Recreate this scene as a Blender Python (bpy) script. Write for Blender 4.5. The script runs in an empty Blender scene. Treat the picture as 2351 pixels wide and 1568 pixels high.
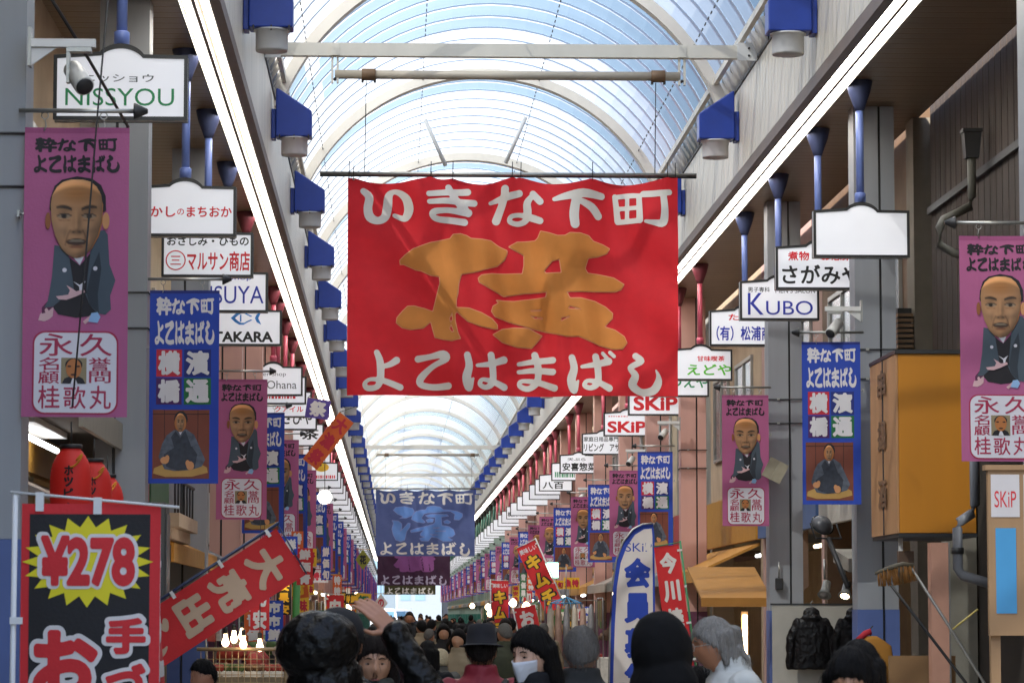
import bpy, bmesh, math, random
import numpy as np
from mathutils import Vector, Matrix, noise
R = math.radians
rnd = random.Random(7)
sc = bpy.context.scene
C = sc.collection
H = 1.75                       # camera height; z values below written as H+dz

# ------------------------------------------------------------ camera, sky, sun, exposure
cd = bpy.data.cameras.new('camera'); cam = bpy.data.objects.new('camera', cd); C.objects.link(cam)
cam.location = (0, 0, H); cam.rotation_euler = (R(90+5.01), 0, R(-2.16))
cd.sensor_width = 36; cd.lens = 36*7150/2351; cd.clip_start = .5; cd.clip_end = 3000
cd.dof.use_dof = True; cd.dof.focus_distance = 40; cd.dof.aperture_fstop = 13
sc.camera = cam
SUN_EL, SUN_AZ = 46, -138       # azimuth measured from the street direction, negative = left
w = bpy.data.worlds.new("World"); sc.world = w; w.use_nodes = True
nt = w.node_tree; bg = nt.nodes['Background']
sky = nt.nodes.new('ShaderNodeTexSky'); sky.sky_type = 'NISHITA'; sky.sun_disc = False
sky.sun_elevation = R(SUN_EL); sky.sun_rotation = R(SUN_AZ)
nt.links.new(sky.outputs[0], bg.inputs[0]); bg.inputs[1].default_value = .15
sl = bpy.data.lights.new('sun', 'SUN'); sl.energy = 3.4; sl.angle = R(.5); sl.color = (1, .95, .86)
so = bpy.data.objects.new('sun', sl); C.objects.link(so)
sd = Vector((math.sin(R(SUN_AZ))*math.cos(R(SUN_EL)), math.cos(R(SUN_AZ))*math.cos(R(SUN_EL)), math.sin(R(SUN_EL))))
so.rotation_euler = sd.to_track_quat('Z', 'Y').to_euler(); so.location = (-30, 20, 60)
sc.view_settings.view_transform = 'Standard'; sc.view_settings.look = 'None'
sc.view_settings.exposure = 2.12; sc.view_settings.gamma = 1
sc.cycles.max_bounces = 8; sc.cycles.diffuse_bounces = 4; sc.cycles.transmission_bounces = 6; sc.cycles.transparent_max_bounces = 12
sc.cycles.sample_clamp_indirect = 6; sc.cycles.caustics_reflective = False; sc.cycles.caustics_refractive = False

# ------------------------------------------------------------ materials
def lin(h):
    h = h.lstrip('#'); v = [int(h[i:i+2], 16)/255 for i in (0, 2, 4)]
    return tuple(x/12.92 if x <= .04045 else ((x+.055)/1.055)**2.4 for x in v)
MATS = {}
def mat(name, col, rough=.6, var=.12, scale=6, metal=0, emit=0, bump=0, bscale=40, coat=0, streak=False, stretch=None, spec=None):
    if name in MATS: return MATS[name]
    m = bpy.data.materials.new(name); m.use_nodes = True; t = m.node_tree; b = t.nodes['Principled BSDF']
    c = lin(col) if isinstance(col, str) else col
    b.inputs['Roughness'].default_value = rough; b.inputs['Metallic'].default_value = metal
    b.inputs['Base Color'].default_value = (*c, 1)
    if spec is not None: b.inputs['Specular IOR Level'].default_value = spec
    if coat: b.inputs['Coat Weight'].default_value = coat
    if var or bump:
        tc = t.nodes.new('ShaderNodeTexCoord'); mp = t.nodes.new('ShaderNodeMapping')
        t.links.new(tc.outputs['Object'], mp.inputs[0])
        if streak: mp.inputs['Scale'].default_value = (1, 1, .12)
        if stretch: mp.inputs['Scale'].default_value = stretch
    if var:
        n = t.nodes.new('ShaderNodeTexNoise'); n.inputs['Scale'].default_value = scale; n.inputs['Detail'].default_value = 5
        t.links.new(mp.outputs[0], n.inputs['Vector'])
        mx = t.nodes.new('ShaderNodeMix'); mx.data_type = 'RGBA'
        mx.inputs[6].default_value = (*[x*(1-var*1.6) for x in c], 1); mx.inputs[7].default_value = (*[min(1, x*(1+var)) for x in c], 1)
        t.links.new(n.outputs[0], mx.inputs[0]); t.links.new(mx.outputs[2], b.inputs['Base Color'])
    if bump:
        n2 = t.nodes.new('ShaderNodeTexNoise'); n2.inputs['Scale'].default_value = bscale; n2.inputs['Detail'].default_value = 4
        t.links.new(mp.outputs[0], n2.inputs['Vector'])
        bp = t.nodes.new('ShaderNodeBump'); bp.inputs['Strength'].default_value = bump; bp.inputs['Distance'].default_value = .02
        t.links.new(n2.outputs[0], bp.inputs['Height']); t.links.new(bp.outputs[0], b.inputs['Normal'])
    if emit:
        b.inputs['Emission Color'].default_value = (*c, 1); b.inputs['Emission Strength'].default_value = emit
    MATS[name] = m; return m
def glaze(name, col, clear):
    m = bpy.data.materials.new(name); m.use_nodes = True; t = m.node_tree; t.nodes.clear()
    out = t.nodes.new('ShaderNodeOutputMaterial'); tr = t.nodes.new('ShaderNodeBsdfTranslucent'); tp = t.nodes.new('ShaderNodeBsdfTransparent')
    df = t.nodes.new('ShaderNodeBsdfDiffuse'); a = t.nodes.new('ShaderNodeMixShader'); b = t.nodes.new('ShaderNodeMixShader')
    tc = t.nodes.new('ShaderNodeTexCoord'); n = t.nodes.new('ShaderNodeTexNoise'); n.inputs['Scale'].default_value = .7; n.inputs['Detail'].default_value = 4
    mp = t.nodes.new('ShaderNodeMapping'); mp.inputs['Scale'].default_value = (.5, 2.2, .5)
    t.links.new(tc.outputs['Object'], mp.inputs[0]); t.links.new(mp.outputs[0], n.inputs['Vector'])
    mx = t.nodes.new('ShaderNodeMix'); mx.data_type = 'RGBA'
    mx.inputs[6].default_value = (*[x*.72 for x in col], 1); mx.inputs[7].default_value = (*[min(1, x*1.15) for x in col], 1)
    t.links.new(n.outputs[0], mx.inputs[0]); t.links.new(mx.outputs[2], tr.inputs[0]); tp.inputs[0].default_value = (.86, .90, .94, 1); t.links.new(mx.outputs[2], df.inputs[0])
    a.inputs[0].default_value = .22; t.links.new(tr.outputs[0], a.inputs[1]); t.links.new(df.outputs[0], a.inputs[2])
    b.inputs[0].default_value = clear; t.links.new(a.outputs[0], b.inputs[1]); t.links.new(tp.outputs[0], b.inputs[2])
    t.links.new(b.outputs[0], out.inputs[0]); return m
G_BLUE = glaze('blue_roof_sheet', (.15, .187, .212), .11)
G_WHITE = glaze('white_roof_sheet', (.43, .425, .41), .11)
G_BATTEN = glaze('pale_roof_batten', (.50, .51, .52), .02)
M_CREAM = mat('cream_steel', '#d9d4c8', .5, .1, 3, streak=True)
M_WALL = mat('ribbed_cladding', '#dcd3c2', .42, .2, 2.2, stretch=(1, 3.2, .12))
M_BROWN = mat('brown_fascia', '#6b5548', .5, .2, 3)
def soffit_mat():
    m = mat('brown_soffit', '#8a7459', .34, .16, 1.5); t = m.node_tree; b = t.nodes['Principled BSDF']
    tc = t.nodes.new('ShaderNodeTexCoord'); wv = t.nodes.new('ShaderNodeTexWave'); wv.bands_direction = 'Y'; wv.inputs['Scale'].default_value = 1.15; wv.inputs['Distortion'].default_value = 0
    rp = t.nodes.new('ShaderNodeValToRGB'); rp.color_ramp.elements[0].position = 0; rp.color_ramp.elements[1].position = .05
    t.links.new(tc.outputs['Object'], wv.inputs[0]); t.links.new(wv.outputs[1], rp.inputs[0])
    bp = t.nodes.new('ShaderNodeBump'); bp.inputs['Strength'].default_value = .8; bp.inputs['Distance'].default_value = .02
    t.links.new(rp.outputs[0], bp.inputs['Height']); t.links.new(bp.outputs[0], b.inputs['Normal']); return m
M_SOFFIT = soffit_mat()
M_TUBE = mat('lamp_tube', (1, .96, .87), .5, 0, emit=5)
M_REFL = mat('aged_reflector', '#6e675a', .5, .1)
M_LBLUE = mat('blue_lamp_metal', '#1f3f9e', .38, .18, 4)
M_DIFF = mat('white_diffuser', '#c9c9c9', .5, .06)
M_GREYC = mat('grey_column', '#95999f', .5, .22, 2.5, streak=True)
M_PINKC = mat('pink_column', '#d0a398', .5, .16, 2, streak=True)
M_GREENC = mat('green_column', '#93a79b', .5, .1, 2, streak=True)
M_BLUEBASE = mat('blue_column_paint', '#5468a0', .5, .14, 3)
M_PLUM = mat('plum_column_paint', '#6a3a52', .5, .14, 3)
M_POLEB = mat('blue_pole_paint', '#6b7fc0', .4, .08)
M_POLEP = mat('pink_pole_paint', '#c4566b', .4, .08)
M_POLEG = mat('green_pole_paint', '#2f6a5c', .4, .08)
M_CAPB = mat('dark_blue_cup', '#3a4468', .5, .1)
M_CAPP = mat('dark_red_cup', '#6b2c38', .5, .1)
M_BLACKF = mat('black_frame', '#1b1b1d', .4, .1)
M_STEEL = mat('steel', '#a9a9a6', .35, .1, metal=.7)
M_DARK = mat('dark_metal', '#2a2a2c', .5, .1)
M_WHITE = mat('white_paint', '#dcdcda', .5, .06)
M_SIGN = mat('sign_face', (.74, .75, .80), .4, .06, 2, emit=.085)
M_CLIP = mat('dull_clip', '#55595e', .5, .1)
M_ASPH = mat('street_tiles', '#77716c', .6, .2, 3)
M_RUST = mat('rusted_iron', '#4c4038', .75, .6, 3.4, bump=.4, bscale=8, stretch=(1, 5, .2))
M_CONC = mat('concrete', '#7d7467', .8, .2, 4, bump=.2)

# ------------------------------------------------------------ mesh builder
class MB:
    def __init__(s): s.v = []; s.f = []; s.m = []; s.mats = []; s.smooth = []
    def mi(s, m):
        if m not in s.mats: s.mats.append(m)
        return s.mats.index(m)
    def add(s, vs, fs, m, smooth=False):
        o = len(s.v); s.v += [tuple(x) for x in vs]; k = s.mi(m)
        for f in fs: s.f.append(tuple(i+o for i in f)); s.m.append(k); s.smooth.append(smooth)
        return s
    def box(s, a, b, m, M=None):
        (x0, y0, z0), (x1, y1, z1) = a, b
        vs = [Vector(p) for p in ((x0,y0,z0),(x1,y0,z0),(x1,y1,z0),(x0,y1,z0),(x0,y0,z1),(x1,y0,z1),(x1,y1,z1),(x0,y1,z1))]
        if M: vs = [M @ p for p in vs]
        return s.add(vs, [(3,2,1,0),(4,5,6,7),(0,1,5,4),(1,2,6,5),(2,3,7,6),(3,0,4,7)], m)
    def rings(s, rs, m, cap=True, smooth=True, closed=True):
        n = len(rs[0]); vs = [p for r in rs for p in r]; fs = []
        for i in range(len(rs)-1):
            for j in range(n if closed else n-1):
                k = (j+1) % n; fs.append((i*n+j, i*n+k, (i+1)*n+k, (i+1)*n+j))
        if cap and closed: fs.append(tuple(range(n-1, -1, -1))); fs.append(tuple(range((len(rs)-1)*n, len(rs)*n)))
        return s.add(vs, fs, m, smooth)
    def tube(s, pts, r, m, n=10, cap=True):
        pts = [Vector(p) for p in pts]; rad = r if isinstance(r, (list, tuple)) else [r]*len(pts); rs = []
        for i, p in enumerate(pts):
            d = (pts[min(i+1, len(pts)-1)]-pts[max(i-1, 0)]).normalized()
            u = d.cross(Vector((0, 0, 1))); u = d.cross(Vector((1, 0, 0))) if u.length < .05 else u
            u.normalize(); v = d.cross(u)
            rs.append([p+(u*math.cos(2*math.pi*k/n)+v*math.sin(2*math.pi*k/n))*rad[i] for k in range(n)])
        return s.rings(rs, m, cap)
    def lathe(s, prof, m, c=(0, 0, 0), n=20, axis='Z'):
        rs = []
        for r, z in prof:
            ring = []
            for k in range(n):
                a = 2*math.pi*k/n; p = (r*math.cos(a), r*math.sin(a), z)
                if axis == 'Y': p = (p[0], -p[2], p[1])
                if axis == 'X': p = (p[2], p[0], p[1])
                ring.append(Vector(p)+Vector(c))
            rs.append(ring)
        return s.rings(rs, m)
    def prism(s, poly, y0, y1, m):          # polygon in XZ pushed along Y
        n = len(poly); vs = [(x, y0, z) for x, z in poly]+[(x, y1, z) for x, z in poly]
        return s.add(vs, [tuple(range(n)), tuple(range(2*n-1, n-1, -1))]+[(i, (i+1) % n+0, (i+1) % n+n, i+n)[::-1] for i in range(n)], m)
    def prismx(s, poly, x0, x1, m):         # polygon in YZ pushed along X
        n = len(poly); vs = [(x0, y, z) for y, z in poly]+[(x1, y, z) for y, z in poly]
        return s.add(vs, [tuple(range(n)), tuple(range(2*n-1, n-1, -1))]+[(i, (i+1) % n, (i+1) % n+n, i+n)[::-1] for i in range(n)], m)
    def mesh(s, name, bevel=0):
        me = bpy.data.meshes.new(name); me.from_pydata(s.v, [], s.f)
        for m in s.mats: me.materials.append(m)
        me.polygons.foreach_set('material_index', s.m); me.polygons.foreach_set('use_smooth', s.smooth)
        bm = bmesh.new(); bm.from_mesh(me); bmesh.ops.recalc_face_normals(bm, faces=bm.faces)
        if bevel: bmesh.ops.bevel(bm, geom=list(bm.edges), offset=bevel, segments=2, affect='EDGES', profile=.5, clamp_overlap=True)
        bm.to_mesh(me); bm.free()
        me.update(); return me
    def build(s, name, parent=None, bevel=0, loc=None):
        o = bpy.data.objects.new(name, s.mesh(name, bevel)); C.objects.link(o)
        if parent: o.parent = parent
        if loc: o.location = loc
        return o
def tag(o, label, cat, group=None, kind=None):
    o['label'] = label; o['category'] = cat
    if group: o['group'] = group
    if kind: o['kind'] = kind
    return o
def thing(name, label, cat, loc=(0, 0, 0), rz=0, group=None):
    o = bpy.data.objects.new(name, None); C.objects.link(o); o.location = loc; o.rotation_euler = (0, 0, rz); o.empty_display_size = .2
    return tag(o, label, cat, group)
def structure(o): o['kind'] = 'structure'; return o
def dup(root, loc, rz=None, label=None):
    kids = [c for c in root.children]
    r = root.copy(); C.objects.link(r); r.location = loc
    if rz is not None: r.rotation_euler = (0, 0, rz)
    if label: r['label'] = label
    for ch in kids:
        c = ch.copy(); C.objects.link(c); c.parent = r
        for g in ch.children:
            d = g.copy(); C.objects.link(d); d.parent = c
    return r
def part(name, me, parent, loc=None):
    o = bpy.data.objects.new(name, me); C.objects.link(o); o.parent = parent
    if loc: o.location = loc
    return o
ORD = 'first second third fourth fifth sixth seventh eighth ninth tenth eleventh twelfth thirteenth fourteenth fifteenth sixteenth seventeenth eighteenth nineteenth twentieth'.split()

# ------------------------------------------------------------ lettering: signed distance fields turned into clean filled outlines
_raw = {}
def raw_text(s):
    if s in _raw: return _raw[s]
    c = bpy.data.curves.new('lettering', 'FONT'); c.body = s; c.size = 1; c.dimensions = '2D'; c.fill_mode = 'BOTH'; c.resolution_u = 4
    o = bpy.data.objects.new('lettering', c); C.objects.link(o)
    me = bpy.data.meshes.new_from_object(o.evaluated_get(bpy.context.evaluated_depsgraph_get()))
    C.objects.unlink(o); bpy.data.objects.remove(o); bpy.data.curves.remove(c)
    vs = [(v.co.x, v.co.y) for v in me.vertices]; fs = [tuple(p.vertices) for p in me.polygons]
    bpy.data.meshes.remove(me); _raw[s] = (vs, fs); return _raw[s]
def field_segments(P, A, B, parity=True):
    d = np.full(len(P), 1e9); ins = np.zeros(len(P), bool)
    for (ax, ay), (bx, by) in zip(A, B):
        ex, ey = bx-ax, by-ay; L = ex*ex+ey*ey+1e-12
        t = np.clip(((P[:, 0]-ax)*ex+(P[:, 1]-ay)*ey)/L, 0, 1)
        d = np.minimum(d, np.hypot(P[:, 0]-ax-t*ex, P[:, 1]-ay-t*ey))
        if (ay > by) != (ay < by): pass
        c = ((ay > P[:, 1]) != (by > P[:, 1]))
        if ey != 0: ins ^= c & (P[:, 0] < ax+(P[:, 1]-ay)*ex/ey)
    return np.where(ins, -d, d)
def fill(F, xs, zs, level, run=99):
    G = F-level; nz, nx = G.shape; vs = []; fs = []; ix = {}
    def vid(key, x, z):
        if key not in ix: ix[key] = len(vs); vs.append((x, z))
        return ix[key]
    def corner(i, j): return vid((i, j), xs[i], zs[j])
    def cross(i, j, k, l):
        key = ((i, j), (k, l)) if (i, j) < (k, l) else ((k, l), (i, j)); (i, j), (k, l) = key
        a, b = G[j, i], G[l, k]; t = a/(a-b)
        return vid(key, xs[i]+(xs[k]-xs[i])*t, zs[j]+(zs[l]-zs[j])*t)
    I = G < 0
    for j in range(nz-1):
        i = 0
        while i < nx-1:
            c = I[j, i], I[j, i+1], I[j+1, i+1], I[j+1, i]
            if all(c):
                k = i+1
                while k < nx-1 and k-i < run and I[j, k+1] and I[j+1, k+1]: k += 1
                fs.append((corner(i, j), corner(k, j), corner(k, j+1), corner(i, j+1))); i = k; continue
            if any(c):
                q = [(i, j), (i+1, j), (i+1, j+1), (i, j+1)]; poly = []
                for n in range(4):
                    a, b = q[n], q[(n+1) % 4]
                    if c[n]: poly.append(corner(*a))
                    if c[n] != c[(n+1) % 4]: poly.append(cross(*a, *b))
                if len(poly) > 2: fs.append(tuple(poly))
            i += 1
    return vs, fs
_gl = {}
def glyph(ch, wt, n=44, run=99):
    key = (ch, wt, n, run)
    if key in _gl: return _gl[key]
    vs, fs = raw_text(ch); cnt = {}
    for f in fs:
        for a, b in zip(f, f[1:]+f[:1]): cnt[(min(a, b), max(a, b))] = cnt.get((min(a, b), max(a, b)), 0)+1
    E = [k for k, v in cnt.items() if v == 1]; V = np.array(vs)
    lo, hi = V.min(0)-wt-.04, V.max(0)+wt+.04; h = (hi-lo).max()/n
    xs = np.arange(lo[0], hi[0]+h, h); zs = np.arange(lo[1], hi[1]+h, h)
    X, Z = np.meshgrid(xs, zs); P = np.c_[X.ravel(), Z.ravel()]
    F = field_segments(P, V[[e[0] for e in E]], V[[e[1] for e in E]]).reshape(X.shape)
    _gl[key] = fill(F, xs, zs, wt, run); return _gl[key]
# brush lettering: strokes are (x, y, radius) chains measured on one 2297 x 1568 sheet
BR = {
'い': [[(115,130,22),(155,170,28),(146,250,30),(162,310,32),(215,335,26),(265,310,30),(282,240,32),(290,170,28),(320,142,17),(365,152,20),(412,195,28),(430,262,32),(415,312,28),(388,325,20),(330,302,14)]],
'き': [[(568,160,19),(700,146,22),(838,136,24)],[(572,214,17),(700,205,22),(882,214,24)],[(705,112,23),(745,180,25),(800,240,30),(842,288,24)],[(842,282,28),(700,272,20),(610,280,22),(592,305,20),(640,335,21),(815,350,25)]],
'な': [[(996,212,13),(1090,182,24),(1195,152,24)],[(1095,122,27),(1085,200,25),(1036,335,29)],[(1290,155,24),(1338,205,25)],[(1290,160,16),(1250,215,25),(1252,280,28),(1240,335,22),(1185,358,18),(1130,342,17),(1140,308,16),(1200,298,16),(1270,315,24),(1338,340,23)]],
'下': [[(1438,188,15),(1520,165,25),(1640,143,30),(1768,162,24)],[(1592,170,30),(1575,280,34),(1580,358,32)],[(1620,195,20),(1700,238,28),(1745,298,27)]],
'町': [[(1862,162,18),(1872,240,20),(1882,330,22)],[(1865,165,16),(1960,158,18),(2030,162,16)],[(2026,165,18),(2030,330,22)],[(1882,338,18),(2030,332,18)],[(1875,247,15),(2030,243,15)],[(1947,165,14),(1945,335,14)],[(2055,152,22),(2130,152,22),(2232,145,20)],[(2190,155,22),(2200,260,25),(2188,352,28),(2130,352,20),(2070,340,12)]],
'よ': [[(212,1245,20),(235,1310,25),(238,1420,25),(215,1482,20),(150,1492,20),(130,1462,15),(170,1432,13),(262,1442,20),(374,1485,23)],[(240,1345,16),(300,1328,20),(348,1298,25)]],
'こ': [[(497,1290,24),(580,1276,20),(668,1260,27),(690,1292,22),(600,1340,19),(520,1415,25),(515,1462,22),(600,1482,22),(705,1475,24)]],
'は': [[(835,1264,23),(848,1340,26),(830,1420,30),(848,1490,24),(876,1425,8)],[(905,1335,13),(1000,1322,20),(1090,1293,26)],[(1000,1262,24),(1012,1360,24),(1010,1450,22),(965,1485,18),(922,1465,16),(940,1432,14),(1020,1448,20),(1090,1482,25)]],
'ま': [[(1195,1318,15),(1310,1300,20),(1428,1292,23)],[(1195,1372,15),(1310,1362,20),(1428,1372,23)],[(1305,1258,25),(1328,1340,24),(1322,1440,22),(1262,1486,20),(1202,1468,18),(1216,1434,14),(1330,1444,20),(1442,1482,23)]],
'ば': [[(1560,1275,23),(1575,1350,26),(1555,1430,30),(1575,1500,24),(1602,1435,8)],[(1630,1338,13),(1720,1325,20),(1812,1302,26)],[(1722,1272,24),(1738,1360,24),(1736,1450,22),(1690,1485,18),(1646,1468,16),(1666,1436,14),(1746,1450,20),(1816,1486,25)],[(1772,1248,13),(1800,1278,13)],[(1822,1242,13),(1850,1268,13)]],
'し': [[(2002,1265,24),(2040,1298,22),(1980,1332,20),(1962,1352,18),(1998,1400,26),(1978,1465,30),(2040,1512,24),(2120,1502,29),(2156,1450,27),(2158,1400,15),(2142,1362,6)]],
}
def catmull(p, k=4):
    p = [np.array(q, float) for q in p]
    if len(p) < 3: return p
    q = [p[0]]+p+[p[-1]]; out = []
    for i in range(1, len(q)-2):
        for t in np.linspace(0, 1, k, endpoint=False):
            a, b, c, d = q[i-1:i+3]; out.append(.5*(2*b+(c-a)*t+(2*a-5*b+4*c-d)*t*t+(3*b-a-3*c+d)*t**3))
    return out+[p[-1]]
_br = {}
def brush(ch, h=7, fat=0, run=4):
    key = (ch, h, fat, run)
    if key in _br: return _br[key]
    S = [catmull(s) for s in BR[ch]]; A = np.array([q for s in S for q in s]); m = A[:, 2].max()+fat+10
    xs = np.arange(A[:, 0].min()-m, A[:, 0].max()+m, h); ys = np.arange(A[:, 1].min()-m, A[:, 1].max()+m, h)
    X, Y = np.meshgrid(xs, ys); F = np.full(X.shape, 1e9)
    for s in S:
        for a, b in zip(s, s[1:]):
            e = b[:2]-a[:2]; t = np.clip(((X-a[0])*e[0]+(Y-a[1])*e[1])/(e@e+1e-9), 0, 1)
            F = np.minimum(F, np.hypot(X-a[0]-t*e[0], Y-a[1]-t*e[1])-(a[2]+(b[2]-a[2])*t))
    vs, fs = fill(F, xs, ys, fat, run); _br[key] = ([(x, -y) for x, y in vs], fs); return _br[key]
def outline(polys, h, level, run=4):        # closed polygons (later ones may be holes), even-odd
    A = []; B = []
    for p in polys:
        A += p; B += p[1:]+p[:1]
    A, B = np.array(A, float), np.array(B, float); lo, hi = A.min(0)-level-3*h, A.max(0)+level+3*h
    xs = np.arange(lo[0], hi[0], h); ys = np.arange(lo[1], hi[1], h); X, Y = np.meshgrid(xs, ys)
    F = field_segments(np.c_[X.ravel(), Y.ravel()], A, B).reshape(X.shape)
    return fill(F, xs, ys, level, run)
class Paint(MB):
    """flat artwork in the local XZ plane; every layer sits a hair in front (-Y) of the one below"""
    step = .0016
    def poly(s, pts, m, layer=1): return s.add([(x, -layer*s.step, z) for x, z in pts], [tuple(range(len(pts)))], m)
    def flat(s, vf, m, layer, T): return s.add([(*((lambda q: (q[0], -layer*s.step, q[1]))(T(x, z))),) for x, z in vf[0]], vf[1], m)
    def fit(s, vf, box, m, layer):
        V = np.array(vf[0]); lo, hi = V.min(0), V.max(0); x0, z0, x1, z1 = box
        sx, sz = (x1-x0)/(hi[0]-lo[0]), (z1-z0)/(hi[1]-lo[1])
        return s.flat(vf, m, layer, lambda x, z: (x0+(x-lo[0])*sx, z0+(z-lo[1])*sz))
    def line(s, txt, box, m, layer=2, wt=.02, n=26):     # a row of Japanese characters spread over the box
        x0, z0, x1, z1 = box; k = len(txt); w = (x1-x0)/k
        for i, ch in enumerate(txt):
            if ch == ' ': continue
            vf = brush(ch, 14, 4, 99) if (wt > .03 and ch in BR) else glyph(ch, wt, n)
            V = np.array(vf[0]); lo, hi = V.min(0), V.max(0)
            if wt > .03 and ch in BR: s.fit(vf, (x0+(i+.04)*w, z0, x0+(i+.96)*w, z1), m, layer); continue
            s.flat(vf, m, layer, lambda x, z: (x0+i*w+x*w, z0+(z+.1)*(z1-z0)))
        return s
    def word(s, txt, box, m, layer=2, wt=0, n=90):       # a word kept together and fitted to the box
        return s.fit(glyph(txt, wt, n) if wt else raw_text(txt), box, m, layer)
    def disc(s, c, rx, rz, m, layer=1, n=20): return s.poly([(c[0]+rx*math.cos(2*math.pi*k/n), c[1]+rz*math.sin(2*math.pi*k/n)) for k in range(n)], m, layer)
    def rrect(s, x0, z0, x1, z1, r, m, layer=1):
        p = []
        for cx, cz, a in ((x1-r, z1-r, 0), (x0+r, z1-r, 90), (x0+r, z0+r, 180), (x1-r, z0+r, 270)):
            p += [(cx+r*math.cos(R(a+15*k)), cz+r*math.sin(R(a+15*k))) for k in range(7)]
        return s.poly(p, m, layer)
    def grid(s, x0, z0, x1, z1, nx, nz, m):
        vs = [(x0+(x1-x0)*i/nx, 0, z0+(z1-z0)*j/nz) for j in range(nz+1) for i in range(nx+1)]; W = nx+1
        return s.add(vs, [(j*W+i, j*W+i+1, (j+1)*W+i+1, (j+1)*W+i) for j in range(nz) for i in range(nx)], m, True)
    def cut(s, nx, nz):                                  # slice every face along a grid so that it can follow a fold
        me = bpy.data.meshes.new('tmp'); me.from_pydata(s.v, [], s.f); me.polygons.foreach_set('material_index', s.m)
        bm = bmesh.new(); bm.from_mesh(me); bpy.data.meshes.remove(me)
        V = np.array(s.v); lo, hi = V.min(0), V.max(0)
        for ax, n in ((0, nx), (2, nz)):
            for i in range(1, n):
                co = [0, 0, 0]; co[ax] = lo[ax]+(hi[ax]-lo[ax])*i/n; no = [0, 0, 0]; no[ax] = 1
                bmesh.ops.bisect_plane(bm, geom=bm.verts[:]+bm.edges[:]+bm.faces[:], plane_co=co, plane_no=no, dist=1e-6)
        bm.verts.index_update(); s.v = [tuple(v.co) for v in bm.verts]; s.f = [tuple(v.index for v in f.verts) for f in bm.faces]
        s.m = [f.material_index for f in bm.faces]; s.smooth = [True]*len(s.f); bm.free(); return s
    def warp(s, fn): s.v = [(x, y+fn(x, z), z) for x, y, z in s.v]; return s

# ------------------------------------------------------------ ground
g = MB(); g.add([(-400,-60,0),(400,-60,0),(400,900,0),(-400,900,0)], [(0,1,2,3)], M_ASPH); structure(g.build('street'))
g = MB()
for i in range(-6, 7): g.box((1.4+i*.9-.43, 2, .004), (1.4+i*.9+.43, 318, .012), mat('arcade_paving', '#8d857c', .5, .2, 2.5))
structure(g.build('pavement'))

# ------------------------------------------------------------ arcade: vault roof
CX, RO, CZ = 1.385, 3.25, H+5.61
Y0, BAY, NB = 13.0, 9.3, 33
def arc(phi, r=RO): return (CX+r*math.sin(phi), CZ+r*math.cos(phi))
roof = thing('arcade_roof', 'translucent barrel vault roof of blue and white sheets over the whole arcade', 'arcade roof', (CX, Y0, 0))
rel = lambda x: x-CX
PH = R(69); NA = 28; phs = [-PH+2*PH*k/NA for k in range(NA+1)]
def bay_mesh(nblue, seed):
    b = MB(); n = 10; rr = random.Random(seed)
    for i in range(n):
        ya, yb = .17+(BAY-.17)*i/n, .17+(BAY-.17)*(i+1)/n
        m = G_BLUE if i < nblue else G_WHITE
        for k in range(NA):
            mm = m
            if i < nblue and k < 4 and rr.random() < .55: mm = G_WHITE      # some white sheets among the blue, low on the left flank
            (xa, za), (xb, zb) = arc(phs[k]), arc(phs[k+1])
            b.add([(rel(xa), ya+.05, za), (rel(xb), ya+.05, zb), (rel(xb), yb-.05, zb), (rel(xa), yb-.05, za)], [(0,1,2,3)], mm, True)
        rs = [[(rel(arc(p, RO-q)[0]), ya+d, arc(p, RO-q)[1]) for d, q in ((-.065, .004), (-.045, .025), (.045, .025), (.065, .004))] for p in phs]
        b.rings(rs, G_BATTEN, cap=False, smooth=False, closed=False)
    for ph in (-.93, -.30, .30, .93):                                        # rows of clips
        x, z = arc(ph, RO-.05)
        for i in range(24): b.box((rel(x)-.007, .2+i*.385, z-.018), (rel(x)+.007, .2+i*.385+.15, z+.0), M_CLIP)
    return b.mesh('glazed_bay')
bays = [bay_mesh(5, 1), bay_mesh(6, 2), bay_mesh(2, 3), bay_mesh(3, 4)]
def arch_mesh():
    b = MB(); rs = []
    for k in range(41):
        p = R(-70)+R(140)*k/40
        rs.append([(rel(arc(p, q)[0]), y, arc(p, q)[1]) for y, q in ((-.11, RO-.005), (.13, RO-.005), (.13, RO-.15), (-.11, RO-.15))])
    b.rings(rs, M_CREAM, smooth=False); return b.mesh('main_arch')
am = arch_mesh()
for i in range(NB):
    part('glazed_bay', bays[[0, 1, 0, 1, 2, 2, 3, 2, 3, 0, 2, 3, 2][i % 13]], roof, (0, i*BAY, 0)); part('main_arch', am, roof, (0, i*BAY, 0))
for sx in (-1, 1):
    b = MB(); b.box((sx*2.86-.03, 0, H+7.0), (sx*2.86+.03, NB*BAY, H+7.09), M_CREAM); b.build('edge_beam', roof)
tie = MB(); tie.box((-2.97, -.06, H+6.76), (3.03, .06, H+6.92), M_CREAM)
for s in (-1, 1):
    tie.box((s*2.9-.12, -.075, H+6.73), (s*2.9+.12, -.062, H+6.95), M_WHITE)
    for dz in (6.79, 6.88): tie.lathe([(.014, .076), (.014, .09)], M_DARK, (s*2.92, 0, H+dz), 8, 'Y')
tm = tie.mesh('tie_beam')
for y in (37.5, 75, 127.7, 153, 190, 228, 265, 300): part('tie_beam', tm, roof, (0, y-Y0, 0))
# rafters hung below the first bays
rb = MB()
for x0, z0, x1, z1 in ((-.9, 8.2, -.55, 7.45), (.78, 8.25, .45, 7.5)): rb.tube([(x0, 51.3-Y0, H+z0), (x1, 51.5-Y0, H+z1)], .035, M_WHITE, 8)
rb.build('brace', roof)

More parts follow.
